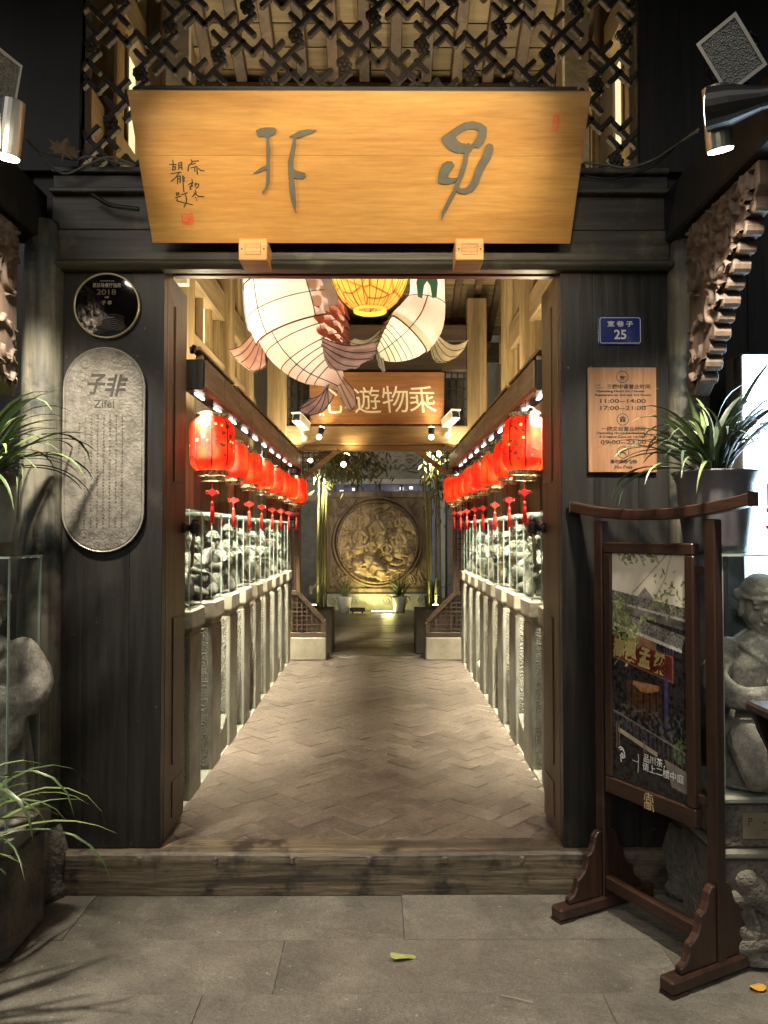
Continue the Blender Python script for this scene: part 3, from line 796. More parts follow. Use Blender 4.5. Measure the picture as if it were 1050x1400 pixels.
for s in (-1, 1):
    for i, (px, d) in enumerate(rows[s]):
        kk = .95 if i == 0 else (.88 if i == 7 else .71)
        if kk in protos: o = copy_tree(protos[kk])
        else: o = protos[kk] = make_lantern(kk)
        x = (px - 520) / 1050 * d
        o.location = (-.93 if s < 0 else .81, d - 3.45, lanz + rg.uniform(-.008, .008)) if i else (x, d - 3.45, lanz)
        o.rotation_euler = (rg.uniform(-.015, .015), rg.uniform(-.015, .015), R(12) + rg.uniform(-.4, .4) if i else R(10 if s < 0 else -8))
        sd = 'left' if s < 0 else 'right'
        o['label'] = ('large red silk lantern with printed characters, nearest the door on the %s' % sd) if i == 0 else 'glowing red lantern, %s from the door in the %s row' % (ORD[i], sd)
        if i == 7: o['label'] = 'glowing red lantern, last and farthest of the %s row' % sd
        if i == 0: firsts = globals().setdefault('FIRSTS', []); firsts.append(o)
rg2 = random.Random(3)
for o in FIRSTS:
    for k in range(40):
        a = R(-90) + rg2.uniform(-1.25, 1.25); wrap_text(o, '福', rg2.choice([.012, .015, .02, .026]) if k % 6 else .014, a, rg2.uniform(.05, .27), INK if k % 6 else GOLDT)

# ================================================================== CARVED FIGURES (each one fused body)
def figure(kind, seed):
    """seated or standing stone figure, about 1 unit tall, facing -y (front)"""
    rg = random.Random(seed); g = G()
    E = g.ell
    def limb(pts, rs):
        pts = spline(pts, 9); r = np.interp(np.linspace(0, 1, 9), np.linspace(0, 1, len(rs)), rs)
        g.tube(pts, list(r), 10)
        for i in (0, -1): E(pts[i], (r[i],) * 3, nu=10, nv=7)
    def head(c, tilt=0, turn=0, s=1.0, hat='bun'):
        M = Matrix.Translation(c) @ Euler((R(tilt), 0, R(turn))).to_matrix().to_4x4() @ Matrix.Scale(s, 4)
        e = lambda p, r: g.ell((0, 0, 0), r, M @ Matrix.Translation(p))
        e((0, 0, 0), (.088, .098, .118)); e((0, -.025, -.055), (.066, .072, .066)); e((0, -.065, -.095), (.03, .03, .026))
        e((0, -.103, -.012), (.017, .024, .034)); e((0, -.112, -.034), (.022, .016, .014))
        for sx in (-1, 1):
            e((sx * .037, -.090, .022), (.027, .014, .010)); e((sx * .036, -.092, .044), (.032, .014, .008)); e((sx * .052, -.070, -.035), (.03, .03, .028)); e((sx * .092, .005, -.005), (.014, .028, .042))
        e((0, -.098, -.062), (.03, .012, .008)); e((0, -.094, -.076), (.022, .012, .007))
        if hat == 'bun': e((0, .012, .07), (.094, .104, .07)); e((0, .06, .14), (.045, .045, .04))
        elif hat == 'cap': e((0, .0, .062), (.108, .118, .022)); e((0, .0, .09), (.098, .106, .05)); e((0, .0, .115), (.08, .09, .05)); e((-.10, .02, .06), (.03, .04, .03)); e((.10, .02, .06), (.03, .04, .03))
        else: e((0, .015, .06), (.098, .11, .075)); e((0, .03, .13), (.06, .05, .06)); e((.05, .03, .15), (.03, .03, .05))
        limb([tuple(M @ Vector((0, .015, -.08))), tuple(M @ Vector((0, .02, -.19)))], [.05, .06])
    def hand(c, d, s=1.0, up=(0, 0, 1)):
        d = Vector(d).normalized(); u = Vector(up); w = d.cross(u).normalized(); c = Vector(c)
        E(c, (.036 * s, .036 * s, .026 * s), nu=10, nv=7)
        for k in range(4):
            b = c + w * (k - 1.5) * .017 * s + d * .02 * s; L = (.055, .066, .062, .048)[k] * s
            m = b + d * L * .55; t = b + d * L * .85 - u * .02 * s
            limb([tuple(b), tuple(m), tuple(t)], [.0105 * s, .0095 * s, .008 * s])
        limb([tuple(c - w * .03 * s), tuple(c - w * .045 * s + d * .03 * s), tuple(c - w * .035 * s + d * .055 * s)], [.012 * s, .011 * s, .009 * s])
    def folds(n, z0, z1, r0, r1, yc=0.0):
        for k in range(n):
            a = R(-90) + (k - (n - 1) / 2) * R(200) / n
            p0 = (math.cos(a) * r0, yc + math.sin(a) * r0, z1); p1 = (math.cos(a + .12) * r1, yc + math.sin(a + .12) * r1, z0)
            limb([p0, ((p0[0] + p1[0]) / 2 * 1.04, (p0[1] + p1[1]) / 2, (z0 + z1) / 2), p1], [.016, .022, .018])
    if kind == 'stand':     # robed figure, hands folded in wide sleeves
        g.lathe([(0, 0), (.215, 0), (.225, .05), (.20, .25), (.175, .45), (.185, .55), (.20, .66), (.16, .74), (.07, .79), (0, .79)], 20)
        for sx in (-1, 1):
            limb([(sx * .17, .0, .70), (sx * .235, -.03, .58), (sx * .19, -.14, .50), (sx * .05, -.20, .52)], [.075, .078, .07, .062])
            limb([(sx * .15, -.15, .49), (sx * .14, -.17, .38), (sx * .12, -.16, .30)], [.05, .055, .03])
        hand((-.02, -.235, .53), (1, -.15, .05)); hand((.03, -.245, .56), (-1, -.1, 0))
        limb([(-.10, -.13, .75), (0, -.185, .64), (.09, -.15, .74)], [.02, .024, .02])
        head((0, -.02, .89), 6, rg.uniform(-15, 15), .98, 'cap'); folds(7, .02, .42, .18, .215)
        E((0, -.02, .02), (.25, .22, .03))
    elif kind == 'arm':     # kneeling, one arm stretched out, the other across the chest
        g.lathe([(0, 0), (.25, 0), (.26, .06), (.23, .18), (.18, .32), (.165, .42), (.19, .56), (.16, .66), (.07, .72), (0, .72)], 20)
        limb([(-.08, -.08, .16), (-.17, -.22, .22), (-.16, -.30, .07)], [.11, .10, .07]); limb([(.08, -.08, .16), (.18, -.21, .17), (.20, -.26, .06)], [.11, .10, .08])
        limb([(-.16, 0, .62), (-.27, -.07, .50), (-.20, -.20, .42), (-.05, -.26, .44)], [.075, .075, .06, .045]); hand((-.01, -.27, .45), (1, -.2, .1))
        limb([(.16, 0, .62), (.26, -.10, .52), (.18, -.24, .50), (.02, -.29, .52)], [.075, .07, .058, .045]); hand((-.03, -.30, .53), (-1, -.2, -.15))
        limb([(-.26, -.06, .52), (-.26, -.05, .38), (-.22, -.03, .28)], [.06, .05, .025]); limb([(.25, -.08, .52), (.26, -.05, .40), (.22, -.02, .30)], [.06, .05, .025])
        limb([(-.13, -.10, .66), (-.02, -.19, .56), (.06, -.205, .47)], [.018, .022, .018]); limb([(.13, -.10, .66), (.03, -.18, .58)], [.018, .02]); limb([(-.16, -.10, .38), (0, -.20, .36), (.16, -.10, .38)], [.02, .024, .02])
        for k in range(4): limb([(-.10 + .07 * k, -.17, .34), (-.12 + .08 * k, -.22, .2), (-.13 + .09 * k, -.25, .06)], [.010, .014, .012])
        head((0, -.03, .835), 10, -8 if seed % 2 else 12, 1.05, 'cap'); folds(6, .05, .28, .20, .25)
    elif kind == 'drum':    # cross-legged with a drum on the knee, one hand raised
        g.lathe([(0, 0), (.26, 0), (.25, .10), (.20, .22), (.18, .36), (.205, .50), (.17, .62), (.07, .68), (0, .68)], 20)
        limb([(-.10, -.05, .13), (-.29, -.16, .13), (-.10, -.29, .08)], [.11, .10, .065]); limb([(.10, -.05, .13), (.29, -.16, .13), (.10, -.30, .08)], [.11, .10, .065])
        E((-.06, -.26, .28), (.12, .10, .13)); E((-.06, -.345, .29), (.085, .02, .09))
        limb([(-.17, 0, .58), (-.29, -.08, .46), (-.18, -.27, .39)], [.075, .07, .045]); hand((-.13, -.31, .39), (.6, -.6, -.2))
        limb([(.17, 0, .58), (.31, -.06, .52), (.29, -.17, .70)], [.075, .068, .045]); hand((.29, -.18, .74), (0, -.2, 1), 1.0, (0, -1, 0))
        limb([(-.12, -.13, .62), (0, -.19, .5), (.12, -.13, .62)], [.02, .024, .02])
        head((.01, -.03, .80), 4, 14 if seed % 2 else -14, 1.08, 'top'); folds(5, .14, .42, .19, .21)
    else:                   # seated on a block, leaning, hands on the knees
        g.box(-.2, .2, -.08, .2, 0, .26); g.lathe([(0, .2), (.19, .2), (.2, .3), (.175, .42), (.20, .56), (.165, .68), (.07, .74), (0, .74)], 20)
        for sx in (-1, 1):
            limb([(sx * .09, 0, .28), (sx * .14, -.20, .33), (sx * .13, -.24, .18), (sx * .13, -.23, .03)], [.11, .10, .075, .06]); E((sx * .13, -.28, .03), (.05, .10, .035))
            limb([(sx * .17, 0, .64), (sx * .27, -.06, .50), (sx * .19, -.20, .40)], [.075, .07, .045]); hand((sx * .17, -.24, .395), (0, -1, -.2))
        limb([(-.11, -.12, .68), (0, -.18, .56), (.11, -.12, .68)], [.02, .024, .02])
        head((0, -.05, .86), 14, 10 if seed % 2 else -16, 1.05, 'bun'); folds(5, .2, .46, .19, .2)
    E((0, -.04, .0), (.27, .28, .035))
    return g
FIG = {}
for i, k in enumerate(('stand', 'arm', 'drum', 'sit')):
    FIG[k] = fuse('carved_figure', figure(k, i), .0085, STATM, 1)
FIG['bigstand'] = FIG['stand'].copy(); FIG['bigstand'].materials.clear(); FIG['bigstand'].materials.append(STATB)
FIG['bigarm'] = fuse('carved_figure', figure('arm', 5), .0068, STATB, 1)

# ================================================================== PEDESTALS AND GLASS CASES ALONG THE PASSAGE
def make_pedestal():
    t = thing('stone_pedestal', 'x', 'pedestal', group='stone pedestals in two rows')
    # local: inner face at x=0, body towards +x, front at y=0
    W, D, H = .33, .285, 1.022
    g = G(); g.box(.006, W, .006, D - .006, 0, .875); g.part('shaft', STONE, t, local=True, bevel=.012, seg=2)
    g = G(); g.box(.030, W - .02, -.003, .05, .03, .862); g.part('pecked_front', STONEP, t, local=True, bevel=.006)
    g = G(); cs = [(.012, .875), (.012, .895), (-.004, .912), (-.008, .925), (-.008, 1.012), (.0, H)]
    vs = []; fs = []
    for (o, z) in cs: vs += [(o, o, z), (W - o * .5, o, z), (W - o * .5, D - o, z), (o, D - o, z)]
    for i in range(len(cs) - 1):
        for j in range(4): fs.append((i * 4 + j, i * 4 + (j + 1) % 4, (i + 1) * 4 + (j + 1) % 4, (i + 1) * 4 + j))
    fs += [(3, 2, 1, 0), tuple((len(cs) - 1) * 4 + j for j in range(4))]
    g.add(vs, fs); g.part('cap', CAPS, t, local=True, bevel=.004)
    return t
def pane_mesh(w, h, t=.006):
    g = G(); g.cur = 0
    v = [(0, 0, 0), (w, 0, 0), (w, t, 0), (0, t, 0), (0, 0, h), (w, 0, h), (w, t, h), (0, t, h)]
    g.add(v, [(0, 1, 5, 4), (2, 3, 7, 6)]); g.cur = 1
    g.add(v, [(0, 3, 2, 1), (4, 5, 6, 7), (1, 2, 6, 5), (3, 0, 4, 7)])
    return g
def make_case(W, D, H, t=.007):
    c = thing('glass_case', 'x', 'display case', group='glass cases in two rows')
    MM = [GLASS, GEDGE]
    for (M, w) in ((Matrix(), W), (Matrix.Translation((0, D - t, 0)), W)):
        g = pane_mesh(w, H, t); g.v = [tuple(M @ Vector(p)) for p in g.v]; g.part('pane', MM, c, local=True)
    for x in (0, W - t):
        g = pane_mesh(D - 2 * t - .002, H, t); M = Matrix.Translation((x + t, t + .001, 0)) @ Matrix.Rotation(math.pi / 2, 4, 'Z'); g.v = [tuple(M @ Vector(p)) for p in g.v]; g.part('pane', MM, c, local=True)
    g = G(); v0 = [(-.002, -.002), (W + .002, -.002), (W + .002, D + .002), (-.002, D + .002)]
    v = [(x, y, H + .001) for x, y in v0] + [(x, y, H + .009) for x, y in v0]
    g.cur = 0; g.add(v, [(3, 2, 1, 0), (4, 5, 6, 7)]); g.cur = 1; g.add(v, [(i, (i + 1) % 4, 4 + (i + 1) % 4, 4 + i) for i in range(4)]); g.part('lid', MM, c, local=True)
    return c
ped0 = make_pedestal(); case0 = make_case(.31, .30, .53)
kinds = ['sit', 'drum', 'arm', 'stand', 'sit', 'arm', 'drum', 'stand', 'arm']
poses = {'sit': 'seated stone figure, hands on its knees', 'drum': 'cross-legged stone figure with a drum', 'arm': 'kneeling stone figure with crossed arms', 'stand': 'standing robed stone figure'}
fst = True
for s in (-1, 1):
    sd = 'left' if s < 0 else 'right'
    for i in range(9):
        y = 4.13 - 3.45 + .545 * i
        X = -1.012 if s < 0 else .912
        p = ped0 if fst else copy_tree(ped0); c = case0 if fst else copy_tree(case0); fst = False
        # local +x points away from the passage
        if s > 0:
            p.location = (X, y, FZ); p.scale = (1, 1, 1); c.scale = (1, 1, 1); c.location = (X + .012, y - .0, FZ + 1.0245)
        else:
            p.location = (X, y, FZ); p.scale = (-1, 1, 1); c.location = (X - .012, y, FZ + 1.0245); c.scale = (-1, 1, 1)
        wh = 'nearest the door' if i == 0 else ('at the far end' if i == 8 else ORD[i] + ' from the door')
        p['label'] = 'square sandstone pedestal, %s in the %s row' % (wh, sd)
        c['label'] = 'clear glass case, %s in the %s row' % (wh, sd)
        k = kinds[(i + (4 if s > 0 else 0)) % 9]
        f = mobj('stone_figure', FIG[k]); f.location = (X + s * .170, y + .150, FZ + 1.0245 + .008)
        f.scale = (.42,) * 3 if k != 'stand' else (.45,) * 3
        f.rotation_euler = (0, 0, R((62 if s < 0 else -62) + rg.uniform(-25, 15)))
        tag(f, '%s, %s in the %s row' % (poses[k], wh, sd), 'statue', 'carved figures in the glass cases')
# low back walls behind the pedestals and wedge stones between them
for s, X in ((-1, -1.37), (1, 1.27)):
    g = G(); g.box(min(X, X + s * .06), max(X, X + s * .06), .5, 5.3, FZ, 1.1)
    tag(g.part('back_wall', ROUGHST, None), 'low rough stone wall behind the %s row of pedestals' % ('left' if s < 0 else 'right'), 'wall', 'low back walls')
wed = G(); wed.poly([(0, 0), (.25, 0), (.25, .21), (0, .13)], 0, .14, Matrix(((0, 0, 1, 0), (1, 0, 0, 0), (0, 1, 0, 0), (0, 0, 0, 1))))
wme = wed.mesh('wedge_stone', STONE)
for s, i in ((-1, 1), (-1, 6), (1, 1), (1, 5)):
    o = mobj('wedge_stone', wme); o.location = (-1.17 if s < 0 else .93, .68 + .545 * i + .29, FZ + .012)
    b = o.modifiers.new('bevel', 'BEVEL'); b.width = .008
    tag(o, 'stone wedge between the %s and %s pedestals of the %s row' % (ORD[i], ORD[i + 1], 'left' if s < 0 else 'right'), 'stone', 'wedge stones between pedestals')

# ================================================================== HANGING SIGNBOARD
PLAQ = wood('amber_signboard', (.37, .180, .048), (.50, .275, .082), 'x', 8, .40, .15, c3=(.42, .21, .056), c3scale=2.2, c3pos=(.5, .72), fine=.18, fscale=75, speck=(30, .755, (.20, .09, .025)))
INLAY = mk('grey_green_inlay', (.085, .08, .06), (.11, .10, .075), 20, rough=.6)
REDSEAL = mk('red_seal', (.55, .08, .03), (.68, .14, .05), 60, rough=.6)
tl = math.radians(126.7)
sb = thing('hanging_signboard', 'large amber wooden signboard with two dark characters tilted over the doorway', 'signboard', (-.083, -.09, 2.884), (tl, 0, 0))
BW, BH = 1.846, .594
g = G(); g.box(-BW / 2, BW / 2, 0, BH * .60 - .0004, -.03, 0); g.part('board', PLAQ, sb, bevel=.0012, local=True)
g = G(); g.box(-BW / 2, BW / 2, BH * .60 + .0004, BH, -.03, 0); g.part('board', PLAQ, sb, bevel=.0012, local=True)
g = G(); g.box(-BW / 2 + .05, BW / 2 - .05, .03, BH + .012, -.055, -.031); g.part('backing_frame', BLACKW, sb, local=True)
def Z2(pts, ox, oy, k): return [tuple(onplane(ox + x / k, oy + y / k, sb)[:2]) for x, y in pts]
fei1 = [(225,135),(270,112),(340,103),(410,107),(435,130),(425,165),(385,185),(355,208),(372,320),(368,470),(368,660),(345,720),(318,765),(300,792),(290,760),(310,740),(328,690),(335,620),(335,530),(270,560),(195,578),(270,520),(335,490),(335,400),(332,210),(320,197),(270,198),(262,207),(240,185)]
fei2 = [(570,195),(615,170),(665,140),(750,125),(845,130),(790,165),(730,185),(670,212),(638,208),(632,300),(608,440),(608,520),(630,548),(680,560),(735,573),(722,590),(737,607),(715,628),(660,630),(612,622),(625,700),(630,800),(637,910),(628,930),(643,988),(612,930),(585,840),(570,740),(562,600),(553,465),(580,340),(612,210)]
zi = [[(122,205),(150,180),(230,125),(290,90),(350,80),(410,98),(448,125),(445,190),(425,240),(385,278),(375,262),(345,275),(335,255),(355,235),(380,195),(392,150),(360,135),(310,138),(260,160),(222,188)],
      [(122,205),(222,188),(240,222),(270,240),(310,245),(318,235),(335,255),(345,275),(335,298),(290,308),(235,308),(180,285),(140,245)],
      [(290,306),(320,296),(305,390),(282,465),(258,520),(245,550),(225,570),(228,590),(190,660),(140,750),(122,792),(125,735),(170,640),(205,580),(225,520),(245,470),(265,410)],
      [(440,260),(465,240),(490,250),(495,280),(480,340),(440,400),(410,460),(385,530),(350,580),(290,605),(240,590),(225,570),(245,550),(265,567),(300,560),(330,530),(350,480),(370,420),(400,360),(425,320)],
      [(165,480),(190,490),(235,487),(225,510),(180,530),(140,532),(100,520),(95,495),(105,440),(130,390),(165,368),(200,370),(215,395),(195,425),(175,455)]]
g = G(); g.poly(Z2(fei1, 320, 160, 7.5), .0005, .008); g.poly(Z2(fei2, 320, 160, 7.5), .0005, .008); g.part('carved_character', INLAY, sb, local=True)
g = G()
for k, pl in enumerate(zi): g.poly(Z2(pl, 580, 150, 5.25), .0005, .008 + k * .0004)
g.part('carved_character', INLAY, sb, local=True)
sig = [[(190,220),(195,290),(185,380)],[(135,290),(245,290)],[(190,330),(230,320),(225,370),(190,380)],[(285,265),(285,370)],[(285,265),(330,255),(335,370)],[(290,300),(325,300)],[(290,335),(325,335)],
 [(150,440),(320,410)],[(300,410),(240,490),(165,555)],[(265,480),(265,600)],[(270,480),(310,470),(305,580)],[(270,520),(300,515)],[(345,480),(365,720)],[(345,470),(375,500),(350,540),(380,555)],
 [(245,745),(250,780),(285,770),(285,740),(245,745)],[(230,820),(320,790)],[(260,830),(255,870),(350,895),(505,930)],[(330,770),(420,740)],[(385,760),(410,830),(405,890),(370,965)],
 [(480,210),(500,250),(440,310),(430,390)],[(510,240),(600,230)],[(490,290),(550,270)],[(475,345),(575,320)],[(540,330),(540,400)],[(575,330),(580,445)],[(600,350),(640,390),(690,390)],
 [(490,530),(500,550)],[(440,610),(510,570),(470,650)],[(465,640),(465,690)],[(500,620),(500,640)],[(530,600),(605,600),(595,640),(560,670)],[(560,580),(545,640)],
 [(545,700),(560,740),(500,800)],[(530,740),(600,800),(685,800)],[(550,812),(558,818)],[(565,852),(574,858)]]
g = G(); strokes2d(g, [Z2(l, 220, 200, 11.66) for l in sig], .0042, .0004, .0014); g.part('signature', INK, sb, local=True)
# red seal: bordered block with tiny strokes
def seal(name, x0, y0, x1, y1, seed, parent, m, w):
    rr = random.Random(seed); a = onplane(x0, y0, parent); b = onplane(x1, y1, parent); ls = []
    ls += [[(a.x, a.y), (b.x, a.y)], [(b.x, a.y), (b.x, b.y)], [(b.x, b.y), (a.x, b.y)], [(a.x, b.y), (a.x, a.y)]]
    for i in range(16):
        x = rr.uniform(a.x, b.x); y = rr.uniform(min(a.y, b.y), max(a.y, b.y))
        if i % 2: ls.append([(max(a.x, x - .014), y), (min(b.x, x + .014), y)])
        else: ls.append([(x, max(min(a.y, b.y), y - .012)), (x, min(max(a.y, b.y), y + .012))])
    g = G(); strokes2d(g, ls, w, .0004, .0014); return g.part(name, m, parent, local=True)
seal('red_seal', 248, 292, 264, 306, 2, sb, REDSEAL, .0045)
seal('red_seal', 757, 157, 763, 178, 3, sb, REDSEAL, .003)
# two support blocks under the board
SUPW = wood('support_block_wood', (.42, .21, .06), (.58, .33, .11), 'x', 6, .45, .1)
for px in (346, 642):
    c = at(px, 341, -.13); g = G()
    g.box(c.x - .062, c.x + .062, -.135, .02, c.z - .048, c.z + .048); blk = g.part('support_block', SUPW, sb, bevel=.004)
    g = G()
    for sx in (-1, 1): g.tube([(c.x + sx * .048, -.1345, c.z), (c.x + sx * .048, -.1375, c.z)], .0035, 8)
    ls = []
    rr = random.Random(px)
    for k in range(12):
        x = -.026 + (k % 6) * .0105; z = .008 if k < 6 else -.012; ls.append([(x, z), (x + rr.uniform(.002, .007), z + rr.uniform(-.006, .006))])
    ls += [[(-.034, .022), (.034, .022)], [(.034, .022), (.034, -.024)], [(.034, -.024), (-.034, -.024)], [(-.034, -.024), (-.034, .022)]]
    h = G(); strokes2d(h, ls, .0018, 0, .001); M = Matrix.Translation((c.x, -.1355, c.z)) @ Matrix.Rotation(math.pi / 2, 4, 'X'); h.v = [tuple(M @ Vector(v)) for v in h.v]
    g.part('bolt_heads', BLACKM, blk); h.part('carved_panel', mk('burnt_carving', (.18, .08, .02), (.25, .11, .03), 20), blk)

# ================================================================== PLATES ON THE WALL BOARDS
PY = .042
# round black glass plaque with gold rim
c = at(145, 417, PY - .02); r = 45.5 / 1050 * 3.47
rp = thing('round_plaque', 'round black glass award plaque with thin gold rim on the left wall board', 'plaque', (c.x, PY, c.z), (R(90), 0, 0))
g = G(); g.lathe([(0, 0), (r - .006, 0), (r - .006, .012), (0, .012)], 48); g.part('glass_disc', mk('black_glass', (.004, .004, .005), (.006, .006, .007), 4, rough=.06, coat=.5), rp, local=True)
g = G(); g.lathe([(r - .007, 0), (r, 0), (r + .001, .008), (r, .017), (r - .007, .017), (r - .0075, .008), (r - .007, 0)], 64); g.part('rim', mk('pale_gold_rim', (.62, .52, .34), (.72, .62, .42), 8, rough=.3, metal=.7), rp, smooth=True, local=True)
PG = mk('pale_gold_print', (.50, .42, .28), (.58, .5, .34), 8, rough=.5); DG = mk('dim_gold_print', (.16, .13, .08), (.22, .18, .11), 8, rough=.5)
text('黑珍珠餐厅指南', .022, rp, 0, .093, PG, .0128, width=.128); text('2018', .036, rp, -.002, .062, DG, .0128, width=.088); text('成都', .010, rp, 0, .038, PG, .0128); text('子 非', .021, rp, 0, .013, PG, .0128)
g = G(); ls = [[(-.03 + k * .006, .112), (-.027 + k * .006, .1125 + (k % 2) * .002)] for k in range(11)] + [[(-.03 + k * .0065, -.055), (-.026 + k * .0065, -.0545)] for k in range(10)]
strokes2d(g, ls, .0025, .0125, .0129); g.part('small_print', PG, rp, local=True)
ls = []
for k in range(9):   # wave lines along the lower half
    ln = []
    for i in range(25):
        t = i / 24; x = -.135 + .215 * t; y = -.045 - k * .0085 - .028 * math.sin(t * 5.4 + .3) * (1 - .3 * t) - .02 * t
        if math.hypot(x, y) < r - .012: ln.append((x, y))
    if len(ln) > 1: ls.append(ln)
for k in range(6):
    ls.append([(x, y) for x, y in [(.035 + (.012 + k * .0085) * math.cos(a), -.118 + (.012 + k * .0085) * math.sin(a)) for a in np.linspace(.2, 2.9, 14)] if math.hypot(x, y) < r - .01])
g = G(); strokes2d(g, [l for l in ls if len(l) > 1], .0011, .0125, .0128); g.part('wave_lines', DG, rp, local=True)

# long stadium-shaped pewter plaque
c = at(143, 615, PY); hw = 56.5 / 1050 * 3.485; hh = 141 / 1050 * 3.485
PEW = mk('aged_pewter', (.16, .145, .125), (.29, .265, .23), 26, rough=.45, metal=.55, bump=.25, bscale=70, c3=(.35, .325, .285), c3scale=6, c3pos=(.5, .75), c3scale_=0) if False else mk('aged_pewter', (.15, .137, .118), (.27, .25, .215), 26, rough=.48, metal=.5, bump=.25, bscale=70, c3=(.36, .335, .295), c3scale=6, c3pos=(.5, .75))
ENG = mk('dark_engraving', (.045, .04, .033), (.06, .053, .044), 10, rough=.6)
op = thing('oval_plaque', 'tall round-ended pewter plaque engraved with cloud scrolls and text columns', 'plaque', (c.x, PY, c.z), (R(90), 0, 0))
def stadium(w, h, n=24):
    o = []
    for sy, a0 in ((1, 0), (-1, math.pi)):
        for i in range(n + 1):
            a = a0 + math.pi * i / n; o.append((w * math.cos(a), sy * (h - w) + w * math.sin(a)))
    return o
g = G(); g.poly(stadium(hw, hh), 0, .014); g.part('plate', PEW, op, local=True, bevel=.003)
g = G(); st = stadium(hw - .004, hh - .004, 16); st.append(st[0]); g.tube([(x, y, .0135) for x, y in st], .004, 6, cap=False); g.part('raised_rim', mk('worn_rim', (.3, .28, .25), (.42, .4, .36), 20, rough=.4, metal=.6), op, smooth=True, local=True)
st = stadium(hw - .014, hh - .014, 16); st.append(st[0]); ls = [st]
def cloud(cx, cy, k, fl=1):
    out = []
    for (dx, dy, rr) in ((0, 0, .028), (-.04, -.012, .022), (.04, -.012, .022), (-.075, .0, .026), (.075, .0, .026), (-.055, -.045, .024), (.055, -.045, .024), (-.02, -.045, .018), (.02, -.045, .018)):
        ln = []
        for i in range(22):
            a = i / 21 * 7.6 + (0 if dx < 0 else 2); q = rr * (1 - i / 30); ln.append((cx + dx * k + q * math.cos(a) * (1 if dx < 0 else -1), cy + fl * (dy * k + q * math.sin(a))))
        out.append(ln)
    return out
for (cy, f) in ((hh - .075, -1), (-hh + .085, 1)):
    ls += [[p for p in l if abs(p[0]) < hw - .016 and (abs(p[1]) < hh - hw or math.hypot(p[0], abs(p[1]) - (hh - hw)) < hw - .016)] for l in cloud(0, cy, 1.15, f)]
for sx in (-1, 1): ls += [[(sx * (.125 + .02 * math.cos(a)), -hh + .165 + .03 * math.sin(a)) for a in np.linspace(0, 5.2, 12)], [(sx * (.10 + .016 * math.cos(a)), hh - .135 + .02 * math.sin(a)) for a in np.linspace(0, 5.2, 12)]]
g = G(); strokes2d(g, [l for l in ls if len(l) > 1], .0014, .0125, .0144); g.part('cloud_scrolls', ENG, op, local=True)
text('子', .105, op, -.035, .298, ENG, .0145, bold=.0025, shear=.25, width=.085, name='character'); text('非', .105, op, .055, .292, ENG, .0145, bold=.0025, shear=.25, width=.105, name='character'); text('Zifei', .050, op, .0, .208, ENG, .0145, bold=.0004, width=.092)
rr = random.Random(8); ls = []
for col in range(8):   # columns of tiny engraved characters
    x = .085 - col * .028; y = .155 if col < 7 else .12; k = 0
    y0 = y; ye = -.36 if col in (0, 1, 2, 3, 4) else (-.36 if col != 7 else -.02)
    while y > ye:
        if rr.random() > .06:
            for _ in range(3): ls.append([(x + rr.uniform(-.006, .0), y + rr.uniform(-.005, .005)), (x + rr.uniform(0, .006), y + rr.uniform(-.005, .005))])
            ls.append([(x + rr.uniform(-.003, .003), y + .005), (x + rr.uniform(-.003, .003), y - .005)])
        y -= .0145
g = G(); strokes2d(g, ls, .0013, .0138, .0145); g.part('engraved_text', ENG, op, local=True)

# blue house number
c = at(847.5, 452, PY); w2, h2 = 30.5 / 1050 * 3.49, 20 / 1050 * 3.49
hn = thing('house_number', 'small blue enamel house number plate with white rim above the wooden notice', 'number plate', (c.x, PY, c.z), (R(90), 0, 0))
g = G(); g.box(-w2, w2, -h2, h2, 0, .004); g.part('plate', mk('blue_enamel', (.018, .032, .19), (.022, .04, .23), 4, rough=.22, coat=.3), hn, local=True, bevel=.0015)
WP = mk('white_print', (.75, .76, .78), (.8, .8, .82), 4, rough=.4)
def rrect(w, h, r, n=5):
    o = []
    for (sx, sy, a0) in ((1, 1, 0), (-1, 1, 90), (-1, -1, 180), (1, -1, 270)):
        for i in range(n + 1):
            a = R(a0 + 90 * i / n); o.append((sx * (w - r) + r * math.cos(a), sy * (h - r) + r * math.sin(a)))
    return o
g = G(); q = rrect(w2 - .009, h2 - .008, .01); q.append(q[0]); strokes2d(g, [q], .003, .003, .0045); g.part('white_rim', WP, hn, local=True)
text('宽 巷 子', .027, hn, 0, .030, WP, .0046, bold=.0006, width=.118); text('25', .060, hn, 0, -.019, WP, .0046, bold=.0012, width=.056)

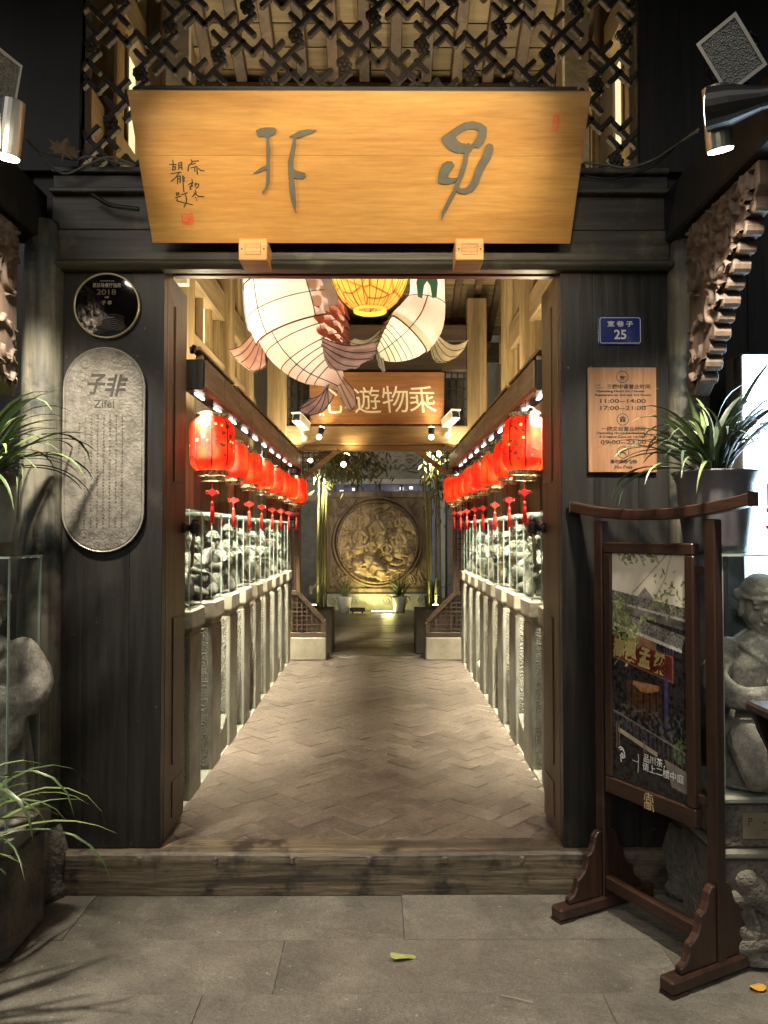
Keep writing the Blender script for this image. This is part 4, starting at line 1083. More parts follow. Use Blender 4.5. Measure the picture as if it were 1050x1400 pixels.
# wooden notice of opening hours
c = at(849.5, 575, PY); w2, h2 = 47 / 1050 * 3.485, 72.5 / 1050 * 3.485
NOTW = wood('notice_wood', (.27, .125, .058), (.40, .205, .10), 'z', 10, .5, .12)
wn_ = thing('wooden_notice', 'wooden notice board with opening hours in black print on the right wall board', 'notice', (c.x, PY, c.z), (R(90), 0, 0))
g = G(); g.box(-w2, w2, -h2, h2, 0, .020); g.part('board', wood('notice_wood_up', (.27, .125, .058), (.40, .205, .10), 'y', 10, .5, .12), wn_, local=True, bevel=.004)
zk = 145 / 755.0 / 1050 * 3.485   # zoomed pixel -> metres
def ny(zy): return h2 - (zy - 532) * (2 * h2) / (1286 - 532)
def nx(zx): return (zx - 360) * (2 * w2) / (602 - 118)
for body, zy, size, zw in (('二、三楼中餐营业时间', 670, .022, 385), ('Operating Hours for Chinese', 705, .014, 342), ('Restaurant on 2nd and 3rd Floors', 730, .014, 392), ('11:00--14:00', 773, .026, 322), ('17:00--21:00', 824, .026, 322), ('一楼文创营业时间', 972, .022, 312), ('Operating Hours for Cultural', 1004, .014, 340), ('& Creative Zone on 1st Floor', 1029, .014, 340), ('09:00--23:00', 1068, .026, 322), ('请勿携带宠物', 1206, .019, 190), ('No Pets', 1245, .019, 124)):
    text(body, size, wn_, nx(363 if 'Operating' not in body else 345), ny(zy), INK, .0206, bold=.0004, width=zw * 2 * w2 / 484)
for zy, ic in ((601, 'cup'), (906, 'gift'), (1140, 'dog')):
    g = G(); y = ny(zy); cir = [(.026 * math.cos(a), y + .026 * math.sin(a)) for a in np.linspace(0, 2 * math.pi, 25)]; strokes2d(g, [cir], .0032, .0195, .0206)
    if ic == 'cup':
        g.poly([(-.012, y + .004), (.011, y + .004), (.007, y - .009), (-.008, y - .009)], .0195, .0207); strokes2d(g, [[(-.012, y - .013), (.012, y - .013)], [(.011, y + .002), (.017, y), (.010, y - .006)]], .002, .0195, .0206)
    elif ic == 'gift':
        g.poly([(-.012, y - .012), (-.001, y - .012), (-.001, y + .003), (-.012, y + .003)], .0195, .0207); g.poly([(.001, y - .012), (.012, y - .012), (.012, y + .003), (.001, y + .003)], .0195, .0207); g.poly([(-.014, y + .0045), (.014, y + .0045), (.014, y + .010), (-.014, y + .010)], .0195, .0207); strokes2d(g, [[(-.006, y + .015), (0, y + .011), (.006, y + .015)]], .003, .0195, .0206)
    else:
        g.poly([(-.012, y + .005), (.008, y + .002), (.010, y - .005), (-.011, y - .004)], .0195, .0207); strokes2d(g, [[(-.010, y - .004), (-.013, y - .013)], [(.008, y - .004), (.012, y - .013)], [(.009, y + .002), (.015, y + .010)], [(-.012, y + .004), (-.016, y + .012)], [(-.015, y + .013), (.015, y - .013)]], .0032, .0195, .0206)
    g.part('pictogram', INK, wn_, local=True)

# ================================================================== POSTER STAND
STW = wood('poster_stand_wood', (.020, .010, .007), (.058, .028, .018), 'z', 9, .38, .2, c3=(.075, .04, .026), c3scale=7, c3pos=(.6, .8))
STWX = wood('poster_stand_wood_cross', (.024, .012, .008), (.066, .032, .020), 'x', 9, .38, .2)
L_ = Vector((.958, 3.33 - 3.45, 0)); R_ = Vector((1.222, 2.82 - 3.45, 0)); ax = (R_ - L_); SW = ax.length; ang = math.atan2(ax.y, ax.x)
stand = thing('poster_stand', 'dark red-brown wooden poster stand with curved top rail beside the doorway', 'poster stand', ((L_ + R_) / 2)[:], (0, 0, ang))
def sp(g, name, m=STW, bev=.004, smooth=False): return g.part(name, m, stand, local=True, bevel=bev, smooth=smooth)
h = SW / 2
for sx in (-1, 1):
    g = G(); g.box(sx * h - .024, sx * h + .024, -.022, .022, .05, 1.655); sp(g, 'upright')
    g = G(); g.box(sx * h - .032, sx * h + .032, -.265, .265, .012, .062); f = sp(g, 'foot', STW, .008)
    g = G(); g.box(sx * h - .030, sx * h + .030, -.262, -.19, 0, .013); g.part('foot_pad', STW, f, local=True); g = G(); g.box(sx * h - .030, sx * h + .030, .19, .262, 0, .013); g.part('foot_pad', STW, f, local=True)
    br = [(.0221, .062), (.205, .062), (.205, .085), (.178, .098), (.162, .125), (.158, .155), (.140, .165), (.118, .185), (.105, .215), (.102, .245), (.082, .255), (.068, .285), (.062, .315), (.045, .335), (.0221, .335)]
    for sy in (-1, 1):
        g = G(); Mb = Matrix(((0, 0, 1, sx * h), (sy, 0, 0, 0), (0, 1, 0, 0), (0, 0, 0, 1))); g.poly(br, -.016, .016, Mb); sp(g, 'scroll_bracket', STW, .005)
g = G(); vs = []; fs = []; K = 18
for i in range(K + 1):
    t = i / K * 2 - 1; x = t * (h + .17); z = 1.655 + .045 * t * t; vs += [(x, -.026, z), (x, .026, z), (x, .026, z + .044), (x, -.026, z + .044)]
for i in range(K): fs += [(i * 4 + j, i * 4 + (j + 1) % 4, i * 4 + 4 + (j + 1) % 4, i * 4 + 4 + j) for j in range(4)]
fs += [(0, 1, 2, 3), tuple(K * 4 + j for j in (3, 2, 1, 0))]
g.add(vs, fs); sp(g, 'top_rail', STWX, .004)
g = G(); g.box(-h + .024, h - .024, -.02, .02, .095, .15); sp(g, 'stretcher', STWX, .006)
fx0, fx1, fz0, fz1 = -h + .03, h - .085, .505, 1.565
fx1 = h - .075
for nm, b in (('frame_rail', (fx0, fx1, fz1 - .045, fz1)), ('frame_rail', (fx0, fx1, fz0, fz0 + .07)), ('frame_stile', (fx0, fx0 + .042, fz0 + .071, fz1 - .046)), ('frame_stile', (fx1 - .042, fx1, fz0 + .071, fz1 - .046))):
    g = G(); g.box(b[0], b[1], -.02, .02, b[2], b[3]); sp(g, nm, STWX if nm == 'frame_rail' else STW, .005)
for z in (.60, 1.45):
    g = G(); g.box(-h + .0241, fx0 - .0005, -.008, .008, z, z + .03); sp(g, 'hanger_peg', STW, 0); g = G(); g.box(fx1 + .0005, h - .0241, -.008, .008, z, z + .03); sp(g, 'hanger_peg', STW, 0)
# the poster: a flat print painted per vertex (sky, tiled roof, branch, red board, dark terrace)
PX0, PX1, PZ0, PZ1 = fx0 + .042, fx1 - .042, fz0 + .071, fz1 - .046
nxp, nyp = 130, 300
U, V = np.meshgrid(np.linspace(0, 1, nxp), np.linspace(0, 1, nyp)); U = U.ravel(); V = V.ravel()   # V 0 at the top
rs_ = np.random.RandomState(4)
def nzz(sc, seed):
    r_ = np.random.RandomState(seed); n1, n2 = int(sc), int(sc * 2.4); gr = r_.rand(n2 + 2, n1 + 2)
    x = U * n1; y = V * n2; i = x.astype(int); j = y.astype(int); fx = x - i; fy = y - j
    return (gr[j, i] * (1 - fx) + gr[j, i + 1] * fx) * (1 - fy) + (gr[j + 1, i] * (1 - fx) + gr[j + 1, i + 1] * fx) * fy
C = np.zeros((len(U), 3)); N1 = nzz(40, 1); N2 = nzz(12, 2); N3 = nzz(90, 3)
def put(mask, col, var=0.0, noise=N1): C[mask] = (np.array(col)[None] * (1 + var * (noise[mask] - .5)[:, None] * 2))
put(V >= 0, (.016, .015, .016), .8)
roofline = .165 + .05 * U
put(V < roofline + .01, (.50, .47, .38), .04, N2)
gab = (np.abs(U - .47) * .42 + .140 < V) & (V < .20) & (np.abs(U - .47) < .11); put(gab, (.16, .15, .13), .5)
slope1 = (V > roofline) & (V < roofline + .055); put(slope1, (.10, .097, .09), .9, N3); put((V > roofline + .045) & (V < roofline + .058), (.33, .31, .27), .3)
wall_ = (V > roofline + .055) & (V < roofline + .09); put(wall_, (.09, .085, .08), .9, N2)
s2 = roofline + .085 + .03 * U; m2 = (V > s2) & (V < s2 + .07) & (U < .99 - (V - s2) * .9); put(m2, (.12, .115, .105), .9, N3); put((V > s2 + .058) & (V < s2 + .072) & (U < .94), (.40, .38, .34), .2)
up = (V > s2 + .072) & (V < .42); put(up, (.018, .015, .02), .7); put(up & (np.abs(U - .45) < .17) & (V < s2 + .13), (.16, .085, .05), .5, N2); put(up & (U > .72) & (U < .86) & (np.sin(U * 160) > .2), (.045, .04, .09), .4)
sign = (V > .36 + .07 * U) & (V < .465 + .075 * U) & (U < .83); put(sign, (.075, .014, .010), .35, N2); put(sign & ((V < .366 + .07 * U) | (V > .459 + .075 * U) | (U > .815)), (.16, .07, .04), .3)
dr = (V > .55) & (V < .70) & (U > .18) & (U < .70); put(dr, (.045, .022, .013), .6); put(dr & (np.sin(U * 75) > .86), (.010, .008, .008), .2); put(dr & (V < .60) & (np.abs(U - .47) < .18) & ((V - .56) < .028 * (1 - ((U - .47) / .18) ** 2) + .008 * N1), (.24, .12, .05), .4)
put((V > .5) & (V < .72) & (U > .72) & (U < .76), (.04, .03, .09), .4)
pl_ = (V > .66) & (V < .78) & (N1 > .62) & (U > .0); put(pl_, (.05, .055, .06), .7, N3)
shr = (np.hypot((U - .93) * 1, (V - .80) * 2.6) < .13) & (N1 > .35); put(shr, (.07, .10, .04), .8, N3)
put((np.abs(V - (.70 + .10 * U)) < .004), (.12, .11, .10), .3); rail = (V > .705 + .10 * U) & (V < .77 + .10 * U); put(rail & (np.sin(U * 110) > .3), (.035, .035, .04), .4)
put((np.abs(V - (.772 + .11 * U)) < .010) & (U > .07) & (U < .62), (.30, .26, .17), .2, N2)
tbl = (V > .845 + .09 * (U - .7)) & (V < .945 + .05 * (U - .7)) & (U > .70 + (V - .84) * .9); put(tbl, (.15, .135, .115), .35, N2)
for cx, w in ((.05, .05), (.43, .035)): put((np.abs(U - cx - .02) < w * .5) & (V > .75 + .1 * cx) & (V < .86 + .1 * cx) & (np.abs(U - cx - .02) > w * .22), (.13, .085, .06), .3)
# branches and leaves
def seg(u0, v0, u1, v1, w, col):
    P = np.stack([U, V * 2.6], 1); d, t = seg_dist(P, np.array([u0, v0 * 2.6]), np.array([u1, v1 * 2.6])); put(d < w, col, .3)
for s_ in ((.76, .0, .55, .08, .006), (.55, .08, .30, .17, .006), (.30, .17, .12, .27, .005), (.82, .0, .74, .10, .005), (.74, .10, .58, .20, .006), (.58, .20, .30, .36, .006), (.30, .36, .02, .50, .005)): seg(*s_, (.20, .17, .12))
lf_ = random.Random(9)
def leafblob(u, v, a, L, w, col):
    du, dv = (U - u), (V - v) * 2.6; x = du * math.cos(a) + dv * math.sin(a); y = -du * math.sin(a) + dv * math.cos(a); put((x / L) ** 2 + (y / w) ** 2 < 1, col, .3)
for k in range(330):
    z = lf_.random()
    if z < .45: u, v = lf_.gauss(.17, .12), lf_.gauss(.345, .05)
    elif z < .62: u, v = lf_.gauss(.80, .13), lf_.gauss(.17, .055)
    elif z < .75: u, v = lf_.uniform(.1, .65), abs(lf_.gauss(.0, .022))
    elif z < .88: t = lf_.random(); u, v = .62 - .5 * t + lf_.gauss(0, .03), .20 + .24 * t + lf_.gauss(0, .015)
    else: u, v = lf_.gauss(.1, .08), lf_.gauss(.25, .04)
    if 0 < u < 1 and v > 0: leafblob(u, v, lf_.uniform(0, 6.28), lf_.uniform(.018, .038), lf_.uniform(.008, .014), lf_.choice([(.13, .16, .06), (.20, .22, .09), (.26, .27, .13), (.09, .12, .045)]))
g = G(); vs = [(PX0 + (PX1 - PX0) * u_, -.008, PZ1 - (PZ1 - PZ0) * v_) for u_, v_ in zip(U, V)]
fs = [(j * nxp + i, (j + 1) * nxp + i, (j + 1) * nxp + i + 1, j * nxp + i + 1) for j in range(nyp - 1) for i in range(nxp - 1)]
g.add(vs, fs)
PM = bpy.data.materials.new('poster_print'); PM.use_nodes = True; _t = PM.node_tree; _a = _t.nodes.new('ShaderNodeVertexColor'); _a.layer_name = 'print'
_t.links.new(_a.outputs[0], _t.nodes['Principled BSDF'].inputs['Base Color']); _t.nodes['Principled BSDF'].inputs['Roughness'].default_value = .25
po = sp(g, 'poster', PM, 0); ca = po.data.color_attributes.new('print', 'FLOAT_COLOR', 'POINT'); ca.data.foreach_set('color', np.concatenate([np.clip(C * 1.5, 0, 1), np.ones((len(C), 1))], 1).ravel())
po['label'] = 'poster print of a timber teahouse roof behind green branches'
g = G(); g.box(PX0 - .003, PX1 + .003, -.006, .006, PZ0 - .003, PZ1 + .003); sp(g, 'backing_board', BLACKW, 0)
# poster lettering in the poster plane
PW, PH = PX1 - PX0, PZ1 - PZ0
def ptext(body, size, u, v, m, width=None, bold=0.0, slope=0.0):
    me = text_mesh(body, size, bold, .0004).copy(); a = np.zeros(len(me.vertices) * 3); me.vertices.foreach_get('co', a); a = a.reshape(-1, 3)
    cx = (a[:, 0].max() + a[:, 0].min()) / 2; cy = (a[:, 1].max() + a[:, 1].min()) / 2; k = width / (a[:, 0].max() - a[:, 0].min()) if width else 1
    M = Matrix.Translation((PX0 + PW * u, -.0088, PZ1 - PH * v)) @ Matrix.Rotation(math.pi / 2, 4, 'X') @ Matrix.Rotation(slope, 4, 'Z') @ Matrix.Diagonal((k, 1, 1, 1)) @ Matrix.Translation((-cx, -cy, 0))
    me.transform(M); me.materials.clear(); me.materials.append(m); return mobj('poster_lettering', me, po)
GOLDP = mk('poster_gold_print', (.34, .27, .10), (.42, .34, .14), 20, rough=.5)
for ch, u_, v_ in (('高', .10, .418), ('風', .27, .428), ('孟', .46, .443), ('梁', .66, .456)): ptext(ch, .088, u_, v_, GOLDP, bold=.003, slope=-.12, width=.062)
ptext('品川茶，', .036, .575, .868, WP, width=.108, slope=-.0); ptext('请上二楼中庭', .036, .685, .905, WP, width=.205, slope=-.0)
def pstroke(lines, w, m, nm):
    g = G(); strokes2d(g, lines, w, 0, .0006); M = Matrix.Translation((PX0, -.0088, PZ1)) @ Matrix.Rotation(math.pi / 2, 4, 'X'); g.v = [tuple(M @ Vector(v)) for v in g.v]; return g.part(nm, m, po, local=True)
lg = [[(PW * (u_), -PH * v_) for u_, v_ in l] for l in ([(.08, .862), (.11, .855), (.135, .858), (.15, .866)], [(.10, .868), (.135, .862), (.165, .875), (.165, .895), (.13, .902), (.105, .893), (.125, .882), (.145, .888)], [(.11, .903), (.115, .918)], [(.135, .88), (.14, .895)])]
pstroke(lg, .006, WP, 'poster_emblem'); pstroke([[(PW * .36, -PH * .862), (PW * .365, -PH * .888), (PW * .345, -PH * .897), (PW * .28, -PH * .895)], [(PW * .362, -PH * .887), (PW * .355, -PH * .94)]], .0025, WP, 'poster_emblem')
em = [[(-.02, .035), (.02, .035)], [(0, .043), (0, .022)], [(-.013, .022), (.013, .022)], [(-.024, .028), (-.027, .005)], [(.024, .028), (.027, .005)], [(-.013, .012), (.013, .012), (.013, -.002), (-.013, -.002), (-.013, .012)], [(-.026, -.008), (.026, -.008)], [(-.026, -.008), (-.026, -.035)], [(.026, -.008), (.03, -.035)], [(-.012, -.016), (.012, -.016), (.012, -.032), (-.012, -.032), (-.012, -.016)], [(0, -.016), (0, -.032)]]
g = G(); strokes2d(g, [[(x * .8, y * .85) for x, y in l] for l in em], .005, 0, .0008); M = Matrix.Translation(((fx0 + fx1) / 2 + .01, -.0207, fz0 + .03)) @ Matrix.Rotation(math.pi / 2, 4, 'X'); g.v = [tuple(M @ Vector(v)) for v in g.v]; sp(g, 'gold_emblem', mk('gold_emblem_paint', (.48, .38, .20), (.58, .47, .26), 20, rough=.5), 0)

# ================================================================== SIDE DISPLAYS BY THE GATE
def big_case(X0, X1, Y0, Y1, Z0, Z1, label):
    c = make_case(X1 - X0, Y1 - Y0, Z1 - Z0, .010); c.location = (X0, Y0, Z0); c['label'] = label; del c['group']; return c
# left: plinth, case, standing figure
LX0, LX1, LY0, LY1 = -1.93, -1.405, -.53, -.25
pl = thing('stone_plinth', 'rough stone plinth under the glass case left of the doorway', 'plinth', (-1.66, -.4, 0))
g = G(); g.box(LX0 - .05, LX1 + .02, LY0 - .03, LY1 + .03, 0, .40); g.part('block', ROUGHST, pl, bevel=.02)
g = G(); g.box(LX0 - .07, LX1 + .035, LY0 - .05, LY1 + .05, .402, .475); g.part('ledge', STONE, pl, bevel=.015)
big_case(LX0, LX1, LY0, LY1, .478, 1.505, 'tall glass case with a standing stone figure, left of the doorway')
f = mobj('stone_figure', FIG['bigstand']); f.location = (-1.575, -.39, .49); f.scale = (.86, .54, .90); f.rotation_euler = (0, 0, R(18)); tag(f, 'weathered standing stone figure with folded sleeves in the left street case', 'statue')
# right: carved base, plinth with brass plate, case, kneeling figure
RX0, RX1, RY0, RY1 = 1.285, 1.84, -.56, -.22
pr_ = thing('stone_plinth', 'pitted stone plinth with carved beast relief under the right glass case', 'plinth', (1.56, -.4, 0))
g = G(); g.box(RX0 - .02, RX1 + .05, RY0 - .005, RY1 + .03, 0, .395); g.part('carved_block', ROUGHST, pr_, bevel=.015)
rs = scrolls(21, 26, .55, .36, (.022, .05), (.08, .2)) + [([(-.18, .08), (-.10, .03), (-.02, .06), (.03, .10)], .06, .035, 1.0), ([(-.20, .12), (-.17, .06)], .045, .03, 1.0), ([(.0, -.06), (.08, -.04), (.16, -.09)], .06, .04, 1.0), ([(-.22, -.12), (-.10, -.10)], .04, .03, .9)]
rel = relief(rs, .58, .37, 110, 70, .045); rel.v = [(1.555 + v[0], RY0 - .007 - v[2], .20 + v[1]) for v in rel.v]; rel.part('beast_relief', ROUGHST, pr_, smooth=True)
g = G(); g.box(RX0 - .03, RX1 + .05, RY0 - .03, RY1 + .03, .397, .43); g.part('ledge', STONE, pr_, bevel=.01)
g = G(); g.box(RX0 - .015, RX1 + .04, RY0 - .01, RY1 + .02, .432, .60); g.part('pitted_block', ROUGHST, pr_, bevel=.01)
g = G(); g.box(RX0 - .03, RX1 + .05, RY0 - .03, RY1 + .03, .602, .625); g.part('ledge', STONE, pr_, bevel=.006)
bp_ = G(); bp_.box(1.345, 1.62, RY0 - .016, RY0 - .0105, .468, .565); bpo = bp_.part('brass_plate', mk('tarnished_plate', (.30, .26, .17), (.40, .36, .25), 9, rough=.4, metal=.5), pr_, bevel=.002)
g = G(); rr = random.Random(2); ls = []
for k in range(9):
    x = 1.42 + k * .016; ls += [[(x, .528 + rr.uniform(-.004, .004)), (x + .009, .53)], [(x + .004, .534), (x + .005, .524)]]
for k in range(6): ls.append([(1.42 + k * .016, .502), (1.43 + k * .016, .503)])
ls += [[(1.365, .545), (1.378, .545), (1.378, .535), (1.367, .535)], [(1.367, .547), (1.366, .518)]]
strokes2d(g, ls, .002, 0, .001); g.v = [(v[0], RY0 - .0165 - v[2], v[1]) for v in g.v]; tag(g.part('engraved_marks', ENG, bpo), kind='stuff')
big_case(RX0, RX1, RY0, RY1, .627, 1.515, 'glass case with a kneeling stone figure, right of the poster stand')
f = mobj('stone_figure', FIG['bigarm']); f.location = (1.50, -.385, .64); f.scale = (.80, .56, .80); f.rotation_euler = (0, 0, R(10)); tag(f, 'stone figure in a cap stretching its arms across, in the right street case', 'statue')

# lit sign box behind the right plant
LBX = emat('lit_sign_face', (.58, .80, 1.0), 5.5)
lb = thing('light_box', 'bright bluish white lit sign box behind the right potted plant', 'sign', (1.72, -.12, 1.2))
g = G(); g.box(1.548, 2.15, -.18, -.03, 1.27, 2.375); g.part('casing', SILVER, lb, bevel=.003)
g = G(); g.box(1.556, 2.14, -.184, -.1815, 1.278, 2.367); g.part('lit_face', LBX, lb)
RC = mk('red_sign_print', (.5, .02, .05), (.55, .03, .06), 8, rough=.5)
for ch, z in (('品', 1.80), ('茶', 1.62)):
    me = text_mesh(ch, .20, .004).copy(); me.transform(Matrix.Translation((1.735, -.1855, z)) @ Matrix.Rotation(math.pi / 2, 4, 'X')); me.materials.clear(); me.materials.append(RC); o = mobj('red_character', me, lb); o.matrix_parent_inverse = wmat(lb).inverted()

# ------------------------------------------------------------------ potted plants with long arching leaves
LEAF = mk('strap_leaf', (.030, .062, .016), (.085, .135, .040), 9, rough=.4, rnd=.25, fine=.35, fscale=60, c3=(.16, .13, .05), c3scale=12, c3pos=(.64, .74))
LEAFY = mk('pale_strap_leaf', (.10, .15, .05), (.20, .24, .10), 9, rough=.42)
LEAFB = mk('cool_strap_leaf', (.028, .05, .032), (.075, .105, .07), 9, rough=.4, rnd=.25, fine=.35, fscale=60, c3=(.15, .13, .07), c3scale=12, c3pos=(.64, .74))
SOIL = mk('potting_soil', (.02, .015, .01), (.04, .03, .02), 30, rough=.95, bump=1, bscale=40)
def strap_leaf(g, p0, az, L, el, droop, w, n=10, twist=0.0):
    """one arching leaf: starts at p0 rising at elevation el, bends over by droop"""
    p = Vector(p0); e = el; st = L / n; pts = []
    for i in range(n + 1):
        pts.append(p.copy()); p = p + Vector((math.cos(az) * math.cos(e), math.sin(az) * math.cos(e), math.sin(e))) * st; az += twist / n; e -= droop * (i + 1) / n * 2 / n
    vs = []; fs = []
    for i, q in enumerate(pts):
        t = i / n; ww = w * (.55 + .45 * math.sin(min(1, t * 2.2) * math.pi / 2)) * (1 - max(0, (t - .45) / .55) ** 1.8) + .0006
        sd = Vector((-math.sin(az + twist * t), math.cos(az + twist * t), 0)); up = Vector((0, 0, ww * .35))
        vs += [tuple(q + sd * ww + up), tuple(q), tuple(q - sd * ww + up)]
    for i in range(n): fs += [(i * 3, i * 3 + 1, i * 3 + 4, i * 3 + 3), (i * 3 + 1, i * 3 + 2, i * 3 + 5, i * 3 + 4)]
    g.add(vs, fs)
def potted(name, label, loc, rtop, rbot, h, potm, leaves, rimm=None, band=None):
    t = thing(name, label, 'plant', loc)
    g = G(); g.lathe([(0, 0), (rbot, 0), (rbot * 1.02, h * .1), (rbot * 1.04 + (rtop - rbot) * .35, h * .55), (rbot + (rtop - rbot) * .6, h * .84), (rtop, h * .97), (rtop + .006, h), (rtop - .012, h), (rtop - .03, h * .93), (0, h * .92)], 32); pot = g.part('pot', potm, t, smooth=True, local=True)
    if rimm:
        g = G(); r1 = rbot + (rtop - rbot) * .62; g.lathe([(r1 + .002, h * .85), (rtop + .003, h * .97), (rtop + .0085, h * 1.003), (rtop - .004, h * 1.006)], 32); g.part('glazed_rim', rimm, pot, smooth=True, local=True)
        g = G(); g.lathe([(rbot + .0015, .001), (rbot * 1.02 + .0025, h * .1), (rbot * 1.025 + .004, h * .16)], 32); g.part('foot_band', rimm, pot, smooth=True, local=True)
    g = G(); g.lathe([(rtop - .03, h * .935), (0, h * .95)], 20); g.part('soil', SOIL, t, local=True)
    for lv in leaves:
        g = G(); strap_leaf(g, (lv[0], lv[1], h * .94), *lv[2:7], twist=rg.uniform(-.9, .9)); g.part('leaf', lv[7], t, smooth=True, local=True)
    return t
def leafset(seed, n, L, azr, w, mats, r=.05, el=(.7, 1.45), dr=(1.0, 2.6)):
    q = random.Random(seed); out = []
    for k in range(n):
        az = R(q.uniform(*azr)); a2 = q.uniform(0, 6.28); rr = q.uniform(0, r); e = q.uniform(*el)
        out.append((rr * math.cos(a2), rr * math.sin(a2), az, q.uniform(*L), e, q.uniform(*dr) * (1 if e > .9 else .7), q.uniform(w * .7, w * 1.2), q.choice(mats)))
    return out
CEL = mk('celadon_glaze', (.20, .23, .22), (.30, .33, .30), 7, rough=.3, coat=.3, c3=(.36, .37, .32), c3scale=6)
BRG = mk('brown_glaze', (.10, .075, .06), (.16, .12, .095), 9, rough=.35)
WB = mk('blue_grey_glaze', (.10, .10, .12), (.17, .165, .18), 6, stretch=(1, 1, .15), rough=.4, c3=(.20, .18, .18), c3scale=8)
potted('potted_orchid', 'celadon pot of long green strap leaves on top of the left glass case', (-1.60, -.39, 1.515), .155, .125, .325, CEL,
       leafset(1, 40, (.34, .60), (-100, 60), .012, [LEAF, LEAF, LEAFY], el=(.45, 1.4)) + leafset(2, 22, (.30, .5), (60, 260), .011, [LEAF, LEAFY]) + leafset(3, 10, (.42, .56), (-50, 20), .010, [LEAF], el=(.1, .5), dr=(1.3, 2.2)), BRG)
potted('potted_orchid', 'blue-grey pot of drooping strap leaves on top of the right glass case', (1.315, -.44, 1.526), .158, .115, .318, WB,
       leafset(4, 44, (.28, .48), (90, 300), .0115, [LEAFB, LEAFB, LEAFY]) + leafset(5, 34, (.34, .60), (-90, 90), .0115, [LEAFB, LEAFB]) + leafset(6, 16, (.36, .50), (130, 250), .009, [LEAFB, LEAFY], el=(.2, .7), dr=(1.6, 2.6)), None)
potted('potted_orchid', 'strap-leaved plant drooping from a dark pot at the lower left', (-1.50, -.86, .0), .16, .12, .50, BRG,
       leafset(7, 44, (.40, .72), (-110, 70), .010, [LEAF, LEAFY, LEAF], el=(.35, 1.3), dr=(1.4, 2.8)) + leafset(8, 12, (.3, .5), (70, 250), .010, [LEAF]))
# ------------------------------------------------------------------ side table at the right edge, in front
TBW = wood('black_table_wood', (.010, .007, .006), (.03, .02, .016), 'x', 9, .4, .15)
tb = thing('side_table', 'dark wooden side table cut off by the right edge in front of the glass case', 'table', (1.5, -1.0, 0))
tx = 1.18
g = G(); g.box(tx, 2.2, -1.33, -.95, 1.03, 1.062); g.part('table_top', TBW, tb, bevel=.008)
g = G(); g.poly([(0, 0), (1.0, 0), (1.0, -.06), (.26, -.07), (.16, -.10), (.12, -.16), (.095, -.24), (.06, -.24), (.05, -.12), (.02, -.06)], -.012, .012, Matrix(((1, 0, 0, tx + .012), (0, 0, -1, -.975), (0, 1, 0, 1.028), (0, 0, 0, 1)))); g.part('apron', TBW, tb, bevel=.004)
g = G(); g.box(tx + .065, tx + .115, -1.30, -1.25, 0, 1.028); g.part('leg', TBW, tb, bevel=.006)
g = G(); g.box(tx + .065, tx + .115, -1.035, -.99, 0, 1.028); g.part('leg', TBW, tb, bevel=.006)

# ------------------------------------------------------------------ street spotlights
def can(g, a, b, r0, r1, n=20): g.tube([a, b], [r0, r1], n)
WARM = (1.0, .84, .57); NEUT = (1.0, .89, .70)
def silver_spot(loc, tgt, label, power, col, ang=70):
    t = thing('spotlight', label, 'lamp', loc, group='street spotlights'); p = Vector(loc); d = (Vector(tgt) - p).normalized()
    g = G(); L = .2; g.tube([p - d * L, p - d * .03, p], [.042, .045, .045], 20); g.part('housing', SILVER, t, smooth=False, bevel=.002)
    g = G(); g.tube([p + d * .0005, p + d * .004], [.040, .040], 20); g.part('lens', emat('spot_lens_' + str(len(bpy.data.materials)), col, 18), t)
    g = G(); g.tube([p - d * .1, p - d * .1 + Vector((0, .03, .07)), p - d * .1 + Vector((0, .08, .12))], .008, 6); g.part('arm', BLACKM, t)
    lamp('SPOT', 'spot_light', t, p + d * .012, power, col, tgt, .05, ang, .8)
    return t
def black_spot(loc, tgt, label, power, col, ang=60):
    t = thing('spotlight', label, 'lamp', loc, group='street spotlights'); p = Vector(loc); d = (Vector(tgt) - p).normalized()
    g = G(); g.tube([p - d * .27, p - d * .25, p - d * .16, p - d * .07, p], [.02, .034, .036, .062, .07], 20, cap=True); g.part('housing', BLACKM, t, smooth=False)
    g = G(); g.tube([p + d * .0005, p + d * .003], [.058, .058], 20); g.part('lens', emat('spot_lens_' + str(len(bpy.data.materials)), col, 10), t)
    g = G(); g.tube([p - d * .2, p - d * .2 + Vector((0, .02, .09))], .010, 6); g.part('arm', BLACKM, t)
    lamp('SPOT', 'spot_light', t, p + d * .012, power, col, tgt, .04, ang, .7)
    return t
def flood(loc, rot, label):
    t = thing('floodlight', label, 'lamp', loc, rot, group='street floodlights')
    g = G(); g.box(-.07, .07, -.02, .02, -.1, .1); g.part('body', mk('grey_lamp_body', (.25, .26, .25), (.33, .34, .33), 10, rough=.4), t, bevel=.005, local=True)
    for b in ((-.07, .07, .088, .1), (-.07, .07, -.1, -.088), (-.07, -.06, -.088, .088), (.06, .07, -.088, .088)):
        g = G(); g.box(b[0], b[1], -.026, -.0205, b[2], b[3]); g.part('bezel', WHITEP, t, local=True)
    g = G(); g.box(-.058, .058, -.0225, -.0208, -.086, .086); g.part('lens_panel', mk('prismatic_lens', (.30, .32, .31), (.5, .52, .5), 90, rough=.25, bump=1.5, bscale=170, vor=True), t, local=True)
    g = G(); g.tube([(-.075, 0, .02), (-.085, .03, 0), (-.085, .09, -.02), (.085, .09, -.02), (.085, .03, 0), (.075, 0, .02)], .006, 6); g.tube([(0, .09, -.02), (0, .20, -.10)], .009, 6); g.part('yoke', BLACKM, t, local=True)
    return t
DR = 2.55 - 3.45
a = at(985, 205, DR); silver_spot(a, (1.52, -.45, .8), 'silver cylinder spotlight aimed down beside the right eave beam', 135, NEUT, 108)
a = at(968, 150, DR - .06); black_spot(a, (-.05, -.25, 3.08), 'black bell-shaped spotlight aimed at the signboard from the right', 16, WARM, 70)
